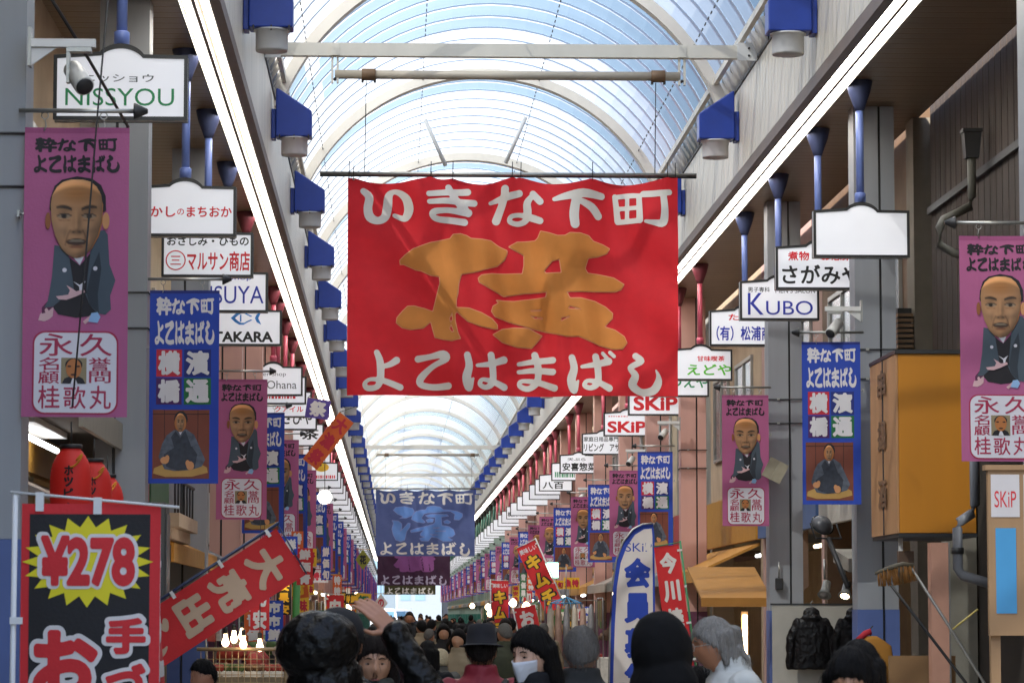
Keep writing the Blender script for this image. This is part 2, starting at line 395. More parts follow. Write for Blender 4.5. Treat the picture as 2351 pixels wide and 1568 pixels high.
# side canopies: ribbed clerestory wall, fascia, soffit, brackets under the vault edge
YA, YB = 8.0, Y0+NB*BAY
def canopy(side, label):
    t = thing('arcade_canopy', label, 'canopy', (0, YA, 0)); s = -1 if side == 'l' else 1; L = YB-YA
    xw = -1.60 if s < 0 else 4.43
    sgn = lambda d: xw+s*d                    # d metres outwards from the wall face
    b = MB(); y = 0
    while y < L:
        k = .30 if y < 120 else 1.2
        b.box((min(sgn(0), sgn(.05)), y, H+5.70), (max(sgn(0), sgn(.05)), y+k*.93, H+6.76), M_WALL); y += k
    b.box((min(sgn(.055), sgn(.09)), 0, H+5.70), (max(sgn(.055), sgn(.09)), L, H+6.9), M_WALL); b.build('wall_cladding', t)
    b = MB(); b.box((min(sgn(.0), sgn(.1)), 0, H+5.56), (max(sgn(.0), sgn(.1)), L, H+5.695), M_BROWN); b.build('fascia', t)
    b = MB(); b.box((min(sgn(-.02), sgn(.04)), 0, H+6.765), (max(sgn(-.02), sgn(.04)), L, H+6.80), M_DARK)
    b.box((min(sgn(.02), sgn(.05)), 0, H+6.81), (max(sgn(.02), sgn(.05)), L, H+7.12), M_CONC); b.build('gutter', t)
    b = MB()
    for k in range(int(L/.465)):
        y = k*.465; b.prism([(sgn(.015), H+6.80), (sgn(.015), H+7.1), (sgn(-.13), H+7.06), (sgn(-.11), H+6.98)], y, y+.025, M_CREAM)  # separate bracket plates in one row
    b.build('bracket_row', t)
    b = MB(); xo = -3.4 if s < 0 else 6.02; a = sgn(.42)
    b.box((min(a, xo), 0, H+5.70), (max(a, xo), L, H+5.76), M_SOFFIT); b.build('soffit', t)
    b = MB(); b.box((min(a, xo), 0, H+5.765), (max(a, xo), L, H+5.80), M_CONC); b.build('roof_deck', t)
    return t
canopy('l', 'left side canopy with ribbed cream clerestory wall and brown plank soffit')
canopy('r', 'right side canopy with ribbed cream clerestory wall and brown plank soffit')
def strip(side, label):
    s = -1 if side == 'l' else 1; xw = -1.60 if s < 0 else 4.43; L = YB-YA
    t = thing('strip_light', label, 'strip light', (xw+s*.26, YA, H+5.66))
    b = MB(); b.box((-.155, 0, .03), (.155, L, .10), M_REFL); b.box((-.155, 0, -.03), (-.145, L, .028), M_REFL); b.box((.145, 0, -.03), (.155, L, .028), M_REFL); b.box((-.022, 0, -.055), (.012, L, .028), M_BROWN); b.build('housing', t)
    for x in (-.085, .08):
        b = MB(); y = 0
        while y < L:
            k = 2.36 if y < 120 else 9.4
            b.tube([(x, y+.03, -.005), (x, y+k-.03, -.005)], .032, M_TUBE, 8); y += k
        o = b.build('tube', t); o['kind'] = 'stuff'
strip('l', 'continuous double row of bright white tubes along the left canopy edge')
strip('r', 'continuous double row of bright white tubes along the right canopy edge')

# ------------------------------------------------------------ columns
def column_mesh(body, base, zb, w=.46, d=.40):
    b = MB(); b.box((0, 0, zb), (w*.60, d, H+5.695), body); b.box((w*.60+.002, .03, zb), (w*.66, d-.03, H+5.695), M_DARK); b.box((w*.66+.002, 0.01, zb), (w, d-.01, H+5.695), body)
    b2 = MB(); b2.box((-.006, -.006, 0), (w*.60+.002, d+.006, zb-.002), base); b2.box((w*.60+.004, .03, 0), (w*.66, d-.03, zb-.002), M_DARK); b2.box((w*.66+.004, .0, 0), (w+.006, d, zb-.002), base)
    b3 = MB()
    for z in (H+2.62, H+2.95):
        b3.tube([(-.012, -.012, z), (w+.012, -.012, z), (w+.012, d+.012, z), (-.012, d+.012, z), (-.012, -.012, z)], .009, M_DARK, 6); b3.box((w*.25, -.03, z-.015), (w*.33, -.013, z+.015), M_STEEL)
    return b.mesh('shaft'), b2.mesh('painted_base'), b3.mesh('strap_band')
CM = {}
def column(x, y, kind, zb, label, flip=False, group=None):
    key = (kind, round(zb, 2))
    if key not in CM:
        bd, bs = {'grey': (M_GREYC, M_BLUEBASE), 'pink': (M_PINKC, M_PLUM), 'green': (M_GREENC, M_POLEG)}[kind]; CM[key] = column_mesh(bd, bs, zb)
    t = thing('arcade_column', label, 'column', (x, y, 0), R(180) if flip else 0, group)
    if flip: t.location.y += .40
    for n, m in zip(('shaft', 'painted_base', 'strap_band'), CM[key]): part(n, m, t)
LCOL = [19.1, 28.6, 38.0, 46.4]+[53.5+8.1*i for i in range(31)]
RCOL = [24.9, 34.5, 42.6, 55.8, 63.4, 71]+[80+8.1*i for i in range(28)]
for i, y in enumerate(LCOL):
    k = 'grey' if y < 45 else 'pink' if y < 150 else 'green'
    zb = H+(.46 if y < 20 else .06)
    lb = f'{"grey" if k=="grey" else "pink"} steel column with coloured base, {ORD[i]} from the front on left side' if i < 12 else 'painted arcade column far along the left side row'
    column(-2.28, y, k, zb, lb, True, 'columns along the arcade')
for i, y in enumerate(RCOL):
    k = 'grey' if y < 45 else 'pink' if y < 150 else 'green'
    lb = f'{"grey" if k=="grey" else "pink"} steel column with coloured base, {ORD[i]} from the front on right side' if i < 12 else 'painted arcade column far along the right side row'
    column(5.14, y, k, H+.06, lb, False, 'columns along the arcade')

# ------------------------------------------------------------ blue wall lamps
def lamp_meshes():
    b = MB(); b.prism([(0, 0), (0, .62), (.03, .62), (.46, .33), (.46, 0)], -.17, .17, M_LBLUE)
    b2 = MB(); b2.box((-.06, -.13, -.02), (-.003, .13, .36), M_LBLUE)
    b3 = MB(); b3.lathe([(.165, -.23), (.17, -.21), (.17, -.025), (.19, -.02), (.19, -.002)], M_DIFF, (.235, 0, 0), 28)
    b4 = MB()
    for x in (.05, .235, .42): b4.box((x-.008, -.185, -.035), (x+.008, -.171, .02), M_DARK)  # small clips along the lower front edge of the housing
    return b.mesh('housing', .022), b2.mesh('wall_bracket', .006), b3.mesh('diffuser'), b4.mesh('lamp_clip')
LM = lamp_meshes()
for s, nm in ((-1, 'left'), (1, 'right')):
    x = -1.535 if s < 0 else 4.365; n = 0
    y = 32.3
    while y < 305:
        lb = f'blue slant-topped lamp with white drum, {ORD[n]} from the front on {nm} wall' if n < 20 else f'small blue lamp in the far end of the {nm} wall row'
        t = thing('wall_lamp', lb, 'wall lamp', (x, y, H+6.1), 0 if s < 0 else R(180), f'blue lamps along the {nm} clerestory wall')
        for q, m in zip(('housing', 'wall_bracket', 'diffuser', 'lamp_clip'), LM): part(q, m, t)
        n += 1; y += 7.45

# ------------------------------------------------------------ lightbox signs hung from the soffit
SW, SH = 1.03, .505
def sign_outline(w, h, r):
    p = [(-w/2, 0), (w/2, 0), (w/2, h)]; cr = w*.205
    q = [(cr*math.cos(R(a)), h-cr*.42+cr*.85*math.sin(R(a))) for a in range(32, 149, 9)]
    return p+[(x, z) for x, z in q if z > h-.001]+[(-w/2, h)]
def shrink(p, d):
    c = Vector((0, SH/2)); return [(x*(1-2*d/SW), d+z*(1-2*d/(SH))*.999 if z <= SH else z-d) for x, z in p]
SO = sign_outline(SW, SH, 0); SI = [(x*(1-.056/SW), .028+z*(1-.056/SH)) for x, z in SO]
def sign_meshes(pole, cup):
    b = MB(); n = len(SO)
    for y0, y1 in ((-.075, -.06), (.06, .075)):          # rims front and back, casing between
        vs = [(x, y0, z) for x, z in SO]+[(x, y0, z) for x, z in SI]+[(x, y1, z) for x, z in SO]+[(x, y1, z) for x, z in SI]
        fs = []
        for i in range(n):
            j = (i+1) % n; fs += [(i, j, n+j, n+i), (2*n+i, 3*n+i, 3*n+j, 2*n+j), (i, 2*n+i, 2*n+j, j), (n+i, n+j, 3*n+j, 3*n+i)]
        b.add(vs, fs, M_BLACKF)
    vs = [(x*.99, -.058, z*.985+.004) for x, z in SO]+[(x*.99, .058, z*.985+.004) for x, z in SO]
    b.add(vs, [(i, (i+1) % n, (i+1) % n+n, i+n) for i in range(n)], M_WHITE)
    f = MB(); f.add([(x, -.066, z) for x, z in SI], [tuple(range(n))], M_SIGN); f.add([(x, .066, z) for x, z in SI], [tuple(range(n))], M_SIGN)
    zt = 5.7-3.79; p = MB(); p.tube([(0, 0, SH+.12), (0, 0, zt-.28)], .042, pole, 14); p.lathe([(.06, SH+.10), (.06, SH+.19), (.043, SH+.2)], pole, n=14)
    c = MB(); c.lathe([(.05, zt-.32), (.07, zt-.26), (.12, zt-.12), (.145, zt-.01), (.145, zt-.002)], cup, n=18)
    return b.mesh('frame'), f.mesh('face'), p.mesh('pole'), c.mesh('ceiling_cup')
SM = {k: sign_meshes(*v) for k, v in {'blue': (M_POLEB, M_CAPB), 'pink': (M_POLEP, M_CAPP), 'green': (M_POLEG, M_DARK)}.items()}
INK = {k: mat(k+'_ink', v, .5, 0) for k, v in dict(green='#1f8a52', red='#d8202c', black='#161616', blue='#2333a8', lime='#58c02a', grey='#565a5c', yellow='#e2b52a', sky='#2a7fd0', orange='#e06a20').items()}
def letters(rows):
    p = Paint()
    for txt, box, ink, mode in rows:
        x0, z0, x1, z1 = [v for v in box]; bx = (x0*SW-SW/2, z0*SH, x1*SW-SW/2, z1*SH)
        if mode == 'w': p.word(txt, bx, INK[ink], 1)
        elif mode == 'b': p.word(txt, bx, INK[ink], 1, .035, 60+10*len(txt))
        elif mode == 'dots':
            rr = random.Random(txt); x = bx[0]
            while x < bx[2]: q = rr.uniform(.02, .05); p.poly([(x, bx[1]), (x+q, bx[1]), (x+q, bx[3]), (x, bx[3])], INK[ink]); x += q+.02
        elif mode == 'fish':
            cx, cz = (bx[0]+bx[2])/2, (bx[1]+bx[3])/2; rx, rz = (bx[2]-bx[0])/2, (bx[3]-bx[1])/2
            o = [(cx-rx, cz)]+[(cx-rx+rx*1.4*t, cz+rz*math.sin(math.pi*t)) for t in (.2, .4, .6, .8)]+[(cx+rx*.45, cz+rz*.25), (cx+rx, cz+rz*.95), (cx+rx*.8, cz), (cx+rx, cz-rz*.95), (cx+rx*.45, cz-rz*.25)]+[(cx-rx+rx*1.4*t, cz-rz*math.sin(math.pi*t)) for t in (.8, .6, .4, .2)]
            p.poly(o, INK['sky'], 1); p.poly([(cx+(x-cx)*.72, cz+(z-cz)*.7) for x, z in o], M_SIGN, 2); p.poly([(cx-rx*.4, cz-rz*.5), (cx-rx*.3, cz-rz*.5), (cx-rx*.3, cz+rz*.5), (cx-rx*.4, cz+rz*.5)], INK['sky'], 3)
        elif mode == 'disc': p.disc(((bx[0]+bx[2])/2, (bx[1]+bx[3])/2), (bx[2]-bx[0])/2, (bx[3]-bx[1])/2, INK[ink], 1)
        elif mode == 'ring':
            c = ((bx[0]+bx[2])/2, (bx[1]+bx[3])/2); r = (bx[3]-bx[1])/2; p.disc(c, r, r, INK[ink], 1, 28); p.disc(c, r*.88, r*.88, M_SIGN, 2, 28)
            p.line(txt, (c[0]-r*.6, c[1]-r*.55, c[0]+r*.6, c[1]+r*.6), INK[ink], 3, .012)
        else: p.line(txt, bx, INK[ink], 1, {'l': .008, 'm': .022}[mode])
    return p
def sign(x, y, kind, rows, label, group):
    t = thing('lightbox_sign', label, 'shop sign', (x, y, H+3.79), 0, group)
    for n, m in zip(('frame', 'face', 'pole', 'ceiling_cup'), SM[kind]): part(n, m, t)
    if rows:
        p = letters(rows)
        if p.v:
            o = p.build('lettering', t); o.location = (0, -.067, 0)
GL, GR = 'lightbox signs hung along the left canopy', 'lightbox signs hung along the right canopy'
LS = [(23.9, 'blue', [('ニッショウ', (.21, .58, .76, .72), 'grey', 'l'), ('NISSYOU', (.09, .22, .90, .49), 'green', 'w')], 'white lightbox sign with wide green capitals and small grey characters'),
 (31.3, 'blue', [('おかし', (.02, .38, .42, .62), 'red', 'm'), ('の', (.42, .42, .5, .58), 'red', 'l'), ('まちおか', (.50, .38, .96, .62), 'red', 'm')], 'white lightbox sign with one row of red rounded kana'),
 (35.1, 'blue', [('おさしみ・ひもの', (.05, .70, .96, .93), 'black', 'm'), ('三', (.05, .15, .26, .60), 'red', 'ring'), ('マルサン商店', (.27, .14, .97, .60), 'red', 'm')], 'white lightbox sign with black row above red row and red ring'),
 (39.2, 'blue', [('Shoes Shop', (.15, .78, .8, .93), 'blue', 'w'), ('MISUYA', (.10, .22, .95, .66), 'blue', 'w')], 'white lightbox sign with large blue capitals half behind the blue banner'),
 (44.1, 'pink', [('f', (.30, .58, .72, .97), 'sky', 'fish'), ('TAKARA', (.06, .10, .88, .40), 'black', 'b')], 'white lightbox sign with blue fish outline above black capitals'),
 (54.2, 'pink', [('Flower Shop', (.1, .64, .72, .82), 'grey', 'w'), ('Ohana', (.40, .24, .90, .52), 'grey', 'w')], 'white lightbox sign with thin grey serif words'),
 (56.4, 'pink', [('一', (.2, .2, .8, .5), 'red', 'dots')], 'white lightbox sign close behind the grey worded one'),
 (60.2, 'pink', [('o', (.40, .55, .72, 1.0), 'yellow', 'disc'), ('クアイル', (.3, .2, .85, .45), 'red', 'm')], 'white lightbox sign with yellow half disc and red script'),
 (64.3, 'pink', [('わさびや', (.08, .22, .92, .78), 'black', 'm')], 'white lightbox sign with one row of large black kana'),
 (70.5, 'pink', [('茶', (.5, .3, .9, .8), 'black', 'm')], 'white lightbox sign with single large black character'),
 (78.4, 'pink', [('店', (.6, .3, .92, .8), 'black', 'm')], 'white lightbox sign with one black character at its right end'),
 (88.6, 'pink', [('o', (.35, .5, .75, 1.0), 'yellow', 'disc'), ('一', (.2, .12, .9, .3), 'red', 'dots')], 'white lightbox sign with yellow sun disc and red strip')]
RS = [(32.9, 'blue', [], 'blank white lightbox sign with nothing written on it'),
 (36.2, 'blue', [('煮物・お惣菜', (.14, .68, .88, .90), 'red', 'm'), ('さがみや', (.04, .12, .98, .60), 'black', 'm')], 'white lightbox sign with small red row over large black kana'),
 (40.0, 'blue', [('男子専科', (.10, .72, .38, .86), 'black', 'l'), ('MEN’S SALON', (.45, .70, .95, .82), 'black', 'w'), ('K', (.10, .14, .30, .70), 'blue', 'w'), ('UBO', (.33, .14, .92, .50), 'blue', 'w')], 'white lightbox sign with tall thin blue capitals'),
 (43.9, 'blue', [('たばこ', (.25, .72, .75, .92), 'red', 'm'), ('（有）松浦商店', (.0, .16, 1.0, .58), 'blue', 'm')], 'white lightbox sign with red kana above blue characters'),
 (50.4, 'pink', [('甘味喫茶', (.44, .62, .88, .80), 'red', 'm'), ('えどや', (.26, .16, 1.0, .55), 'lime', 'm')], 'white lightbox sign with red row over lime green kana'),
 (54.2, 'pink', [('まつえや', (.1, .3, 1.0, .75), 'green', 'm')], 'white lightbox sign with dark green kana, mostly behind the red banner'),
 (59.3, 'pink', [('SKiP', (.10, .18, .92, .72), 'red', 'b')], 'white lightbox sign with red heavy capitals, touching the red banner bottom'),
 (66.3, 'pink', [('一', (.1, .82, .5, .86), 'red', 'dots'), ('SKiP', (.08, .15, .88, .64), 'red', 'b')], 'white lightbox sign with red heavy capitals, hanging just below another one'),
 (74.0, 'pink', [('家庭日用品専門店', (.04, .62, .96, .86), 'grey', 'm'), ('リビング アサミ', (.02, .15, 1.0, .55), 'black', 'm')], 'white lightbox sign with two black rows of characters'),
 (84.0, 'pink', [('天ぷら', (.2, .68, .7, .86), 'grey', 'm'), ('安喜惣菜', (.06, .15, .96, .60), 'black', 'm')], 'white lightbox sign with small grey row over bold black characters'),
 (88.5, 'pink', [('一', (.1, .2, .8, .5), 'green', 'dots')], 'white lightbox sign with green dashes'),
 (96.0, 'pink', [('八百', (.10, .15, .75, .62), 'black', 'm')], 'white lightbox sign with two spaced black characters')]
for y, k, rows, lb in LS: sign(-2.12, y, k, rows, lb+' on the left', GL)
for y, k, rows, lb in RS: sign(4.97, y, k, rows, lb+' on the right', GR)
y = 94; i = 0
while y < 300:
    sign(-2.12, y, 'pink' if y < 160 else 'green', [], 'small white lightbox sign in the far left row above the banners', GL)
    sign(4.97, y+5, 'pink' if y < 150 else 'green', [('横浜バナナ', (.05, .2, .95, .6), 'black', 'm')] if i == 5 else [], 'far white lightbox sign with a black row of characters' if i == 5 else 'small white lightbox sign in the far right row above the banners', GR)
    y += [4.2, 5.6, 4.8, 6.4][i % 4]; i += 1

# ------------------------------------------------------------ printed vertical street banners
cloth = lambda n, c, v=.06: mat(n, c, .75, v, 5, bump=.12, bscale=60)
F_PINK = cloth('mauve_cloth', '#ad5c88'); F_PINKD = cloth('mauve_hem', '#9a4c78'); F_BLUE = cloth('royal_blue_cloth', '#2545ad'); F_WHITE = cloth('white_print', '#d9d6da')
K_BLACK = mat('black_print', '#1d1a20', .7, 0); K_SKIN = mat('printed_skin', '#b5723f', .7, .18, 9); K_SKIN2 = mat('printed_skin_shade', '#8f5630', .7, .1, 9); K_SKINL = mat('printed_skin_light', '#c98f60', .7, .08, 9)
K_EYE = mat('printed_eye', '#c9bba6', .7, 0); K_HAORI = mat('printed_slate_cloth', '#46535f', .7, .12, 6); K_HAORID = mat('printed_dark_slate', '#2d353f', .7, .1, 6); K_PALE = mat('printed_pale_pink', '#cfa9ae', .7, .05); K_SKY = mat('printed_sky', '#8fb4dd', .7, 0)
K_RED = mat('printed_crimson', '#a32a4c', .7, .04); K_SEAL = mat('printed_seal_white', '#d5d3dc', .7, .03); K_TAN = mat('printed_tan', '#8f8264', .7, .1); K_MOUTH = mat('printed_mouth', '#3c231c', .7, 0); K_LIP = mat('printed_lip', '#9a4a34', .7, 0)
K_CRIM = mat('printed_red', '#c02a3c', .7, .03); K_NAVY = mat('printed_navy', '#1f2c7a', .7, .03); K_PURP = mat('printed_purple', '#4a1f5e', .7, .03); K_GREEN = mat('printed_green', '#1c6a3c', .7, .03); K_WALL = mat('printed_brown_wall', '#7a4030', .7, .15, 5); K_WALLD = mat('printed_dark_line', '#38201a', .7, 0)
K_KIM = mat('printed_grey_kimono', '#5a6270', .7, .5, 22); K_KIMD = mat('printed_dark_kimono', '#363c49', .7, .5, 22); K_CUSH = mat('printed_cushion', '#b89150', .7, .15, 9)
def face_print(cx, cz, sx, sz, nu=44, nv=64):
    """printed portrait: colours of the print live in a colour attribute; head outline measured in a 190/480 centred pixel frame"""
    ys = np.linspace(393, 574, nv); wv = np.interp(ys, [393, 398, 410, 430, 452, 490, 524, 553, 568, 574], [14, 32, 46, 57, 60, 58, 49, 35, 20, 8]); U = np.linspace(-1, 1, nu)
    Xp = wv[:, None]*U[None, :]; Yp = np.repeat(ys[:, None], nu, 1); G = lambda x0, y0, a, b: np.exp(-((Xp-x0)/a)**2-((Yp-y0)/b)**2); S = lambda x0, y0, a, b: G(x0, y0, a, b)+G(-x0, y0, a, b)
    def hgt(X, Y):
        g = lambda x0, y0, a, b: np.exp(-((X-x0)/a)**2-((Y-y0)/b)**2); s2 = lambda x0, y0, a, b: g(x0, y0, a, b)+g(-x0, y0, a, b); ww = np.interp(Y, ys, wv)
        return 42*np.sqrt(np.clip(1-.92*(X/(ww+3))**2, .02, 1))*np.sqrt(np.clip(1-.5*((Y-478)/110)**2, .1, 1))+13*g(0, 492, 8, 22)+9*g(0, 508, 11, 9)+4*s2(11, 511, 6, 6)+5*s2(26, 456, 18, 7)+7*s2(35, 504, 15, 13)-8*s2(29, 476, 17, 9)-5*s2(24, 528, 5, 14)+6*g(0, 539, 22, 13)-3*g(0, 539, 18, 3)+7*g(0, 562, 15, 9)+4*g(0, 424, 38, 18)-1.2*g(0, 428, 34, 2)-1.2*g(0, 417, 30, 2)
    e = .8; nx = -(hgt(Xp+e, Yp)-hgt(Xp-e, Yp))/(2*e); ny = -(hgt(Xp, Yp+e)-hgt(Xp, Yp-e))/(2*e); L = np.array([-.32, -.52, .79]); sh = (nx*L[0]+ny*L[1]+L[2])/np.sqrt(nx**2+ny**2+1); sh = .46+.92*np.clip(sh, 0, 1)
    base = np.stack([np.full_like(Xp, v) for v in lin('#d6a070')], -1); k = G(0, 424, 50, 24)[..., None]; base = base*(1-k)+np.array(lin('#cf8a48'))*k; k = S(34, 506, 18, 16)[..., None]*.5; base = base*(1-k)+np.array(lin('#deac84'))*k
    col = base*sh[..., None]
    def mix(m, c, a=1): 
        nonlocal col
        m = np.clip(m, 0, 1)[..., None]*a; col = col*(1-m)+np.array(lin(c))*m
    A = np.abs(Xp); sm = lambda d, w: np.clip(.5-d/w, 0, 1)
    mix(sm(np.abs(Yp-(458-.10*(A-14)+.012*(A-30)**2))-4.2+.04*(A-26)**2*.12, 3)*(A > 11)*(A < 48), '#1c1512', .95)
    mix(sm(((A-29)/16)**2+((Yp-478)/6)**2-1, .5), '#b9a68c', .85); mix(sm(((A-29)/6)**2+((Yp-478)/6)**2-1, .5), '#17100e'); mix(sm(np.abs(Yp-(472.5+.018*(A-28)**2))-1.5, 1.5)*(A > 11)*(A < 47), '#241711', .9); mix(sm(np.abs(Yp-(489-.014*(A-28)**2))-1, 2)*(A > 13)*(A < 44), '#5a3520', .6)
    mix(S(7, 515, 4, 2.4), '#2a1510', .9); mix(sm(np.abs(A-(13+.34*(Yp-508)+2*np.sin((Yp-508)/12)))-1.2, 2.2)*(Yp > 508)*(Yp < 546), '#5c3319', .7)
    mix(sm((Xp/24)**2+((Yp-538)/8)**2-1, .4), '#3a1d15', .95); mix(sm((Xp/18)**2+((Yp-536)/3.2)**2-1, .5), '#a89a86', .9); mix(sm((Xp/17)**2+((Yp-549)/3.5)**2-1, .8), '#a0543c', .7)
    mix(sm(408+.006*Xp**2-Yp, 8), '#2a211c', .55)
    me = bpy.data.meshes.new('printed_portrait'); vs = [(cx+x*sx, -.018, cz-(y-480)*sz) for x, y in zip(Xp.ravel(), Yp.ravel())]
    fs = [(j*nu+i, j*nu+i+1, (j+1)*nu+i+1, (j+1)*nu+i) for j in range(nv-1) for i in range(nu-1)]
    vs = [(x, y+wavy(x, z), z) for x, y, z in vs]; me.from_pydata(vs, [], fs); at = me.color_attributes.new('print', 'FLOAT_COLOR', 'POINT')
    at.data.foreach_set('color', np.c_[np.clip(col.reshape(-1, 3), 0, 1), np.ones(nu*nv)].astype(np.float32).ravel()); me.materials.append(M_PRINT); me.polygons.foreach_set('use_smooth', [True]*len(fs)); return me
M_PRINT = mat('portrait_print', '#ffffff', .7, 0); _t = M_PRINT.node_tree; _a = _t.nodes.new('ShaderNodeVertexColor'); _a.layer_name = 'print'; _t.links.new(_a.outputs[0], _t.nodes['Principled BSDF'].inputs['Base Color'])
BW, BH = .64, 1.78
wavy = lambda x, z: .012*math.sin(z*3.1+x*2)*(1-z/BH*.6)+.010*math.sin(x*9+z*1.5)
def pink_banner_mesh():
    p = Paint(); p.grid(-BW/2, 0, BW/2, BH, 8, 20, F_PINK)
    X = lambda x: (x-68)/242*BW-BW/2
    Z = lambda y: (943-y)/672*BH
    Q = lambda pts: [(X(x), Z(y)) for x, y in pts]
    B = lambda x0, y0, x1, y1: (X(x0), Z(y1), X(x1), Z(y0))
    p.poly(Q([(68,271),(310,271),(310,284),(68,284)]), F_PINKD, 1)
    p.line('粋', B(92,294,142,328), K_BLACK, 2, .045); p.line('な下町', B(140,296,284,327), K_BLACK, 2, .05)
    p.line('よこはまばし', B(88,335,290,377), K_BLACK, 2, .05)
    # seated man: slate coat, black hakama
    p.poly(Q([(108,706),(121,692),(139,684),(137,710),(128,718),(118,722),(104,720)]), K_PALE, 2)
    p.poly(Q([(112,690),(124,676),(140,680),(137,700),(112,704)]), mat('printed_plum', '#5a2447', .7, 0), 2)
    p.poly(Q([(137,690),(150,706),(190,713),(225,709),(246,697),(240,640),(150,640)]), K_BLACK, 2)
    p.poly(Q([(139,545),(160,548),(176,578),(184,625),(186,656),(160,668),(137,688),(118,690),(125,676),(134,620)]), K_HAORI, 3)
    p.poly(Q([(222,560),(243,512),(254,510),(262,520),(267,590),(281,627),(269,662),(271,694),(258,706),(240,703),(222,684),(210,655),(214,620)]), K_HAORI, 3)
    p.poly(Q([(214,655),(225,600),(243,560),(248,600),(240,660),(243,702),(222,684)]), K_HAORID, 4)
    p.poly(Q([(174,574),(198,592),(222,564),(215,627),(214,657),(186,657),(183,630)]), K_BLACK, 5)
    p.poly(Q([(180,570),(198,591),(207,572),(199,566)]), K_SEAL, 6)
    for c in ((163, 603), (234, 599)): p.disc((X(c[0]), Z(c[1])), .014, .014, K_SEAL, 6, 8)
    p.poly(Q([(183,629),(198,637),(212,628),(205,640),(203,652),(198,652),(197,641)]), K_SEAL, 6)
    p.poly(Q([(144,664),(172,660),(176,650),(168,638),(182,646),(190,652),(208,648),(211,654),(190,664),(168,672),(150,671)]), K_PALE, 7)
    p.poly(Q([(226,702),(240,700),(247,711),(240,725),(218,722)]), K_SKY, 5); p.poly(Q([(206,722),(226,705),(230,710),(212,728)]), K_PALE, 5)
    # head
    p.poly(Q([(127,462),(129,436),(138,408),(155,393),(190,385),(225,391),(246,406),(257,432),(258,465),(250,470),(135,474)]), K_BLACK, 8)
    p.disc((X(124), Z(489)), .017, .052, K_SKIN2, 8); p.disc((X(258), Z(489)), .022, .052, K_SKINL, 8)
    p.poly(Q([(131,452),(136,424),(150,406),(166,402),(192,398),(224,404),(243,421),(251,452),(250,492),(242,524),(226,553),(207,571),(190,575),(174,569),(156,548),(142,518),(132,484)]), K_SKIN, 9)
    # seal block
    p.rrect(X(92), Z(937), X(289), Z(744), .075, K_RED, 2); p.rrect(X(96), Z(933), X(285), Z(748), .068, K_SEAL, 3)
    for ch, bx in (('永', (108,750,184,802)), ('久', (200,750,274,802)), ('名', (107,805,153,835)), ('顧', (106,836,154,866)), ('誉', (221,805,272,835)), ('問', (222,836,272,864)), ('桂', (106,870,156,924)), ('歌', (164,872,215,924)), ('丸', (224,870,273,924))):
        p.fit(glyph(ch, .008, 34), B(*bx), K_RED, 4)
    p.poly(Q([(158,806),(216,806),(216,866),(158,866)]), K_TAN, 4)
    p.poly(Q([(160,866),(166,854),(180,848),(196,848),(208,854),(214,866)]), K_BLACK, 5); p.poly(Q([(180,866),(187,846),(196,866)]), K_SEAL, 6)
    p.disc((X(187), Z(822)), .052, .040, K_BLACK, 6); p.disc((X(187), Z(831)), .047, .060, K_SKIN, 7)
    for q in ((177, 826), (197, 826)): p.disc((X(q[0]), Z(q[1])), .013, .006, K_MOUTH, 8, 8)
    p.disc((X(187), Z(845)), .020, .006, K_MOUTH, 8, 8)
    p.cut(8, 20).warp(wavy); return p.mesh('printed_cloth')
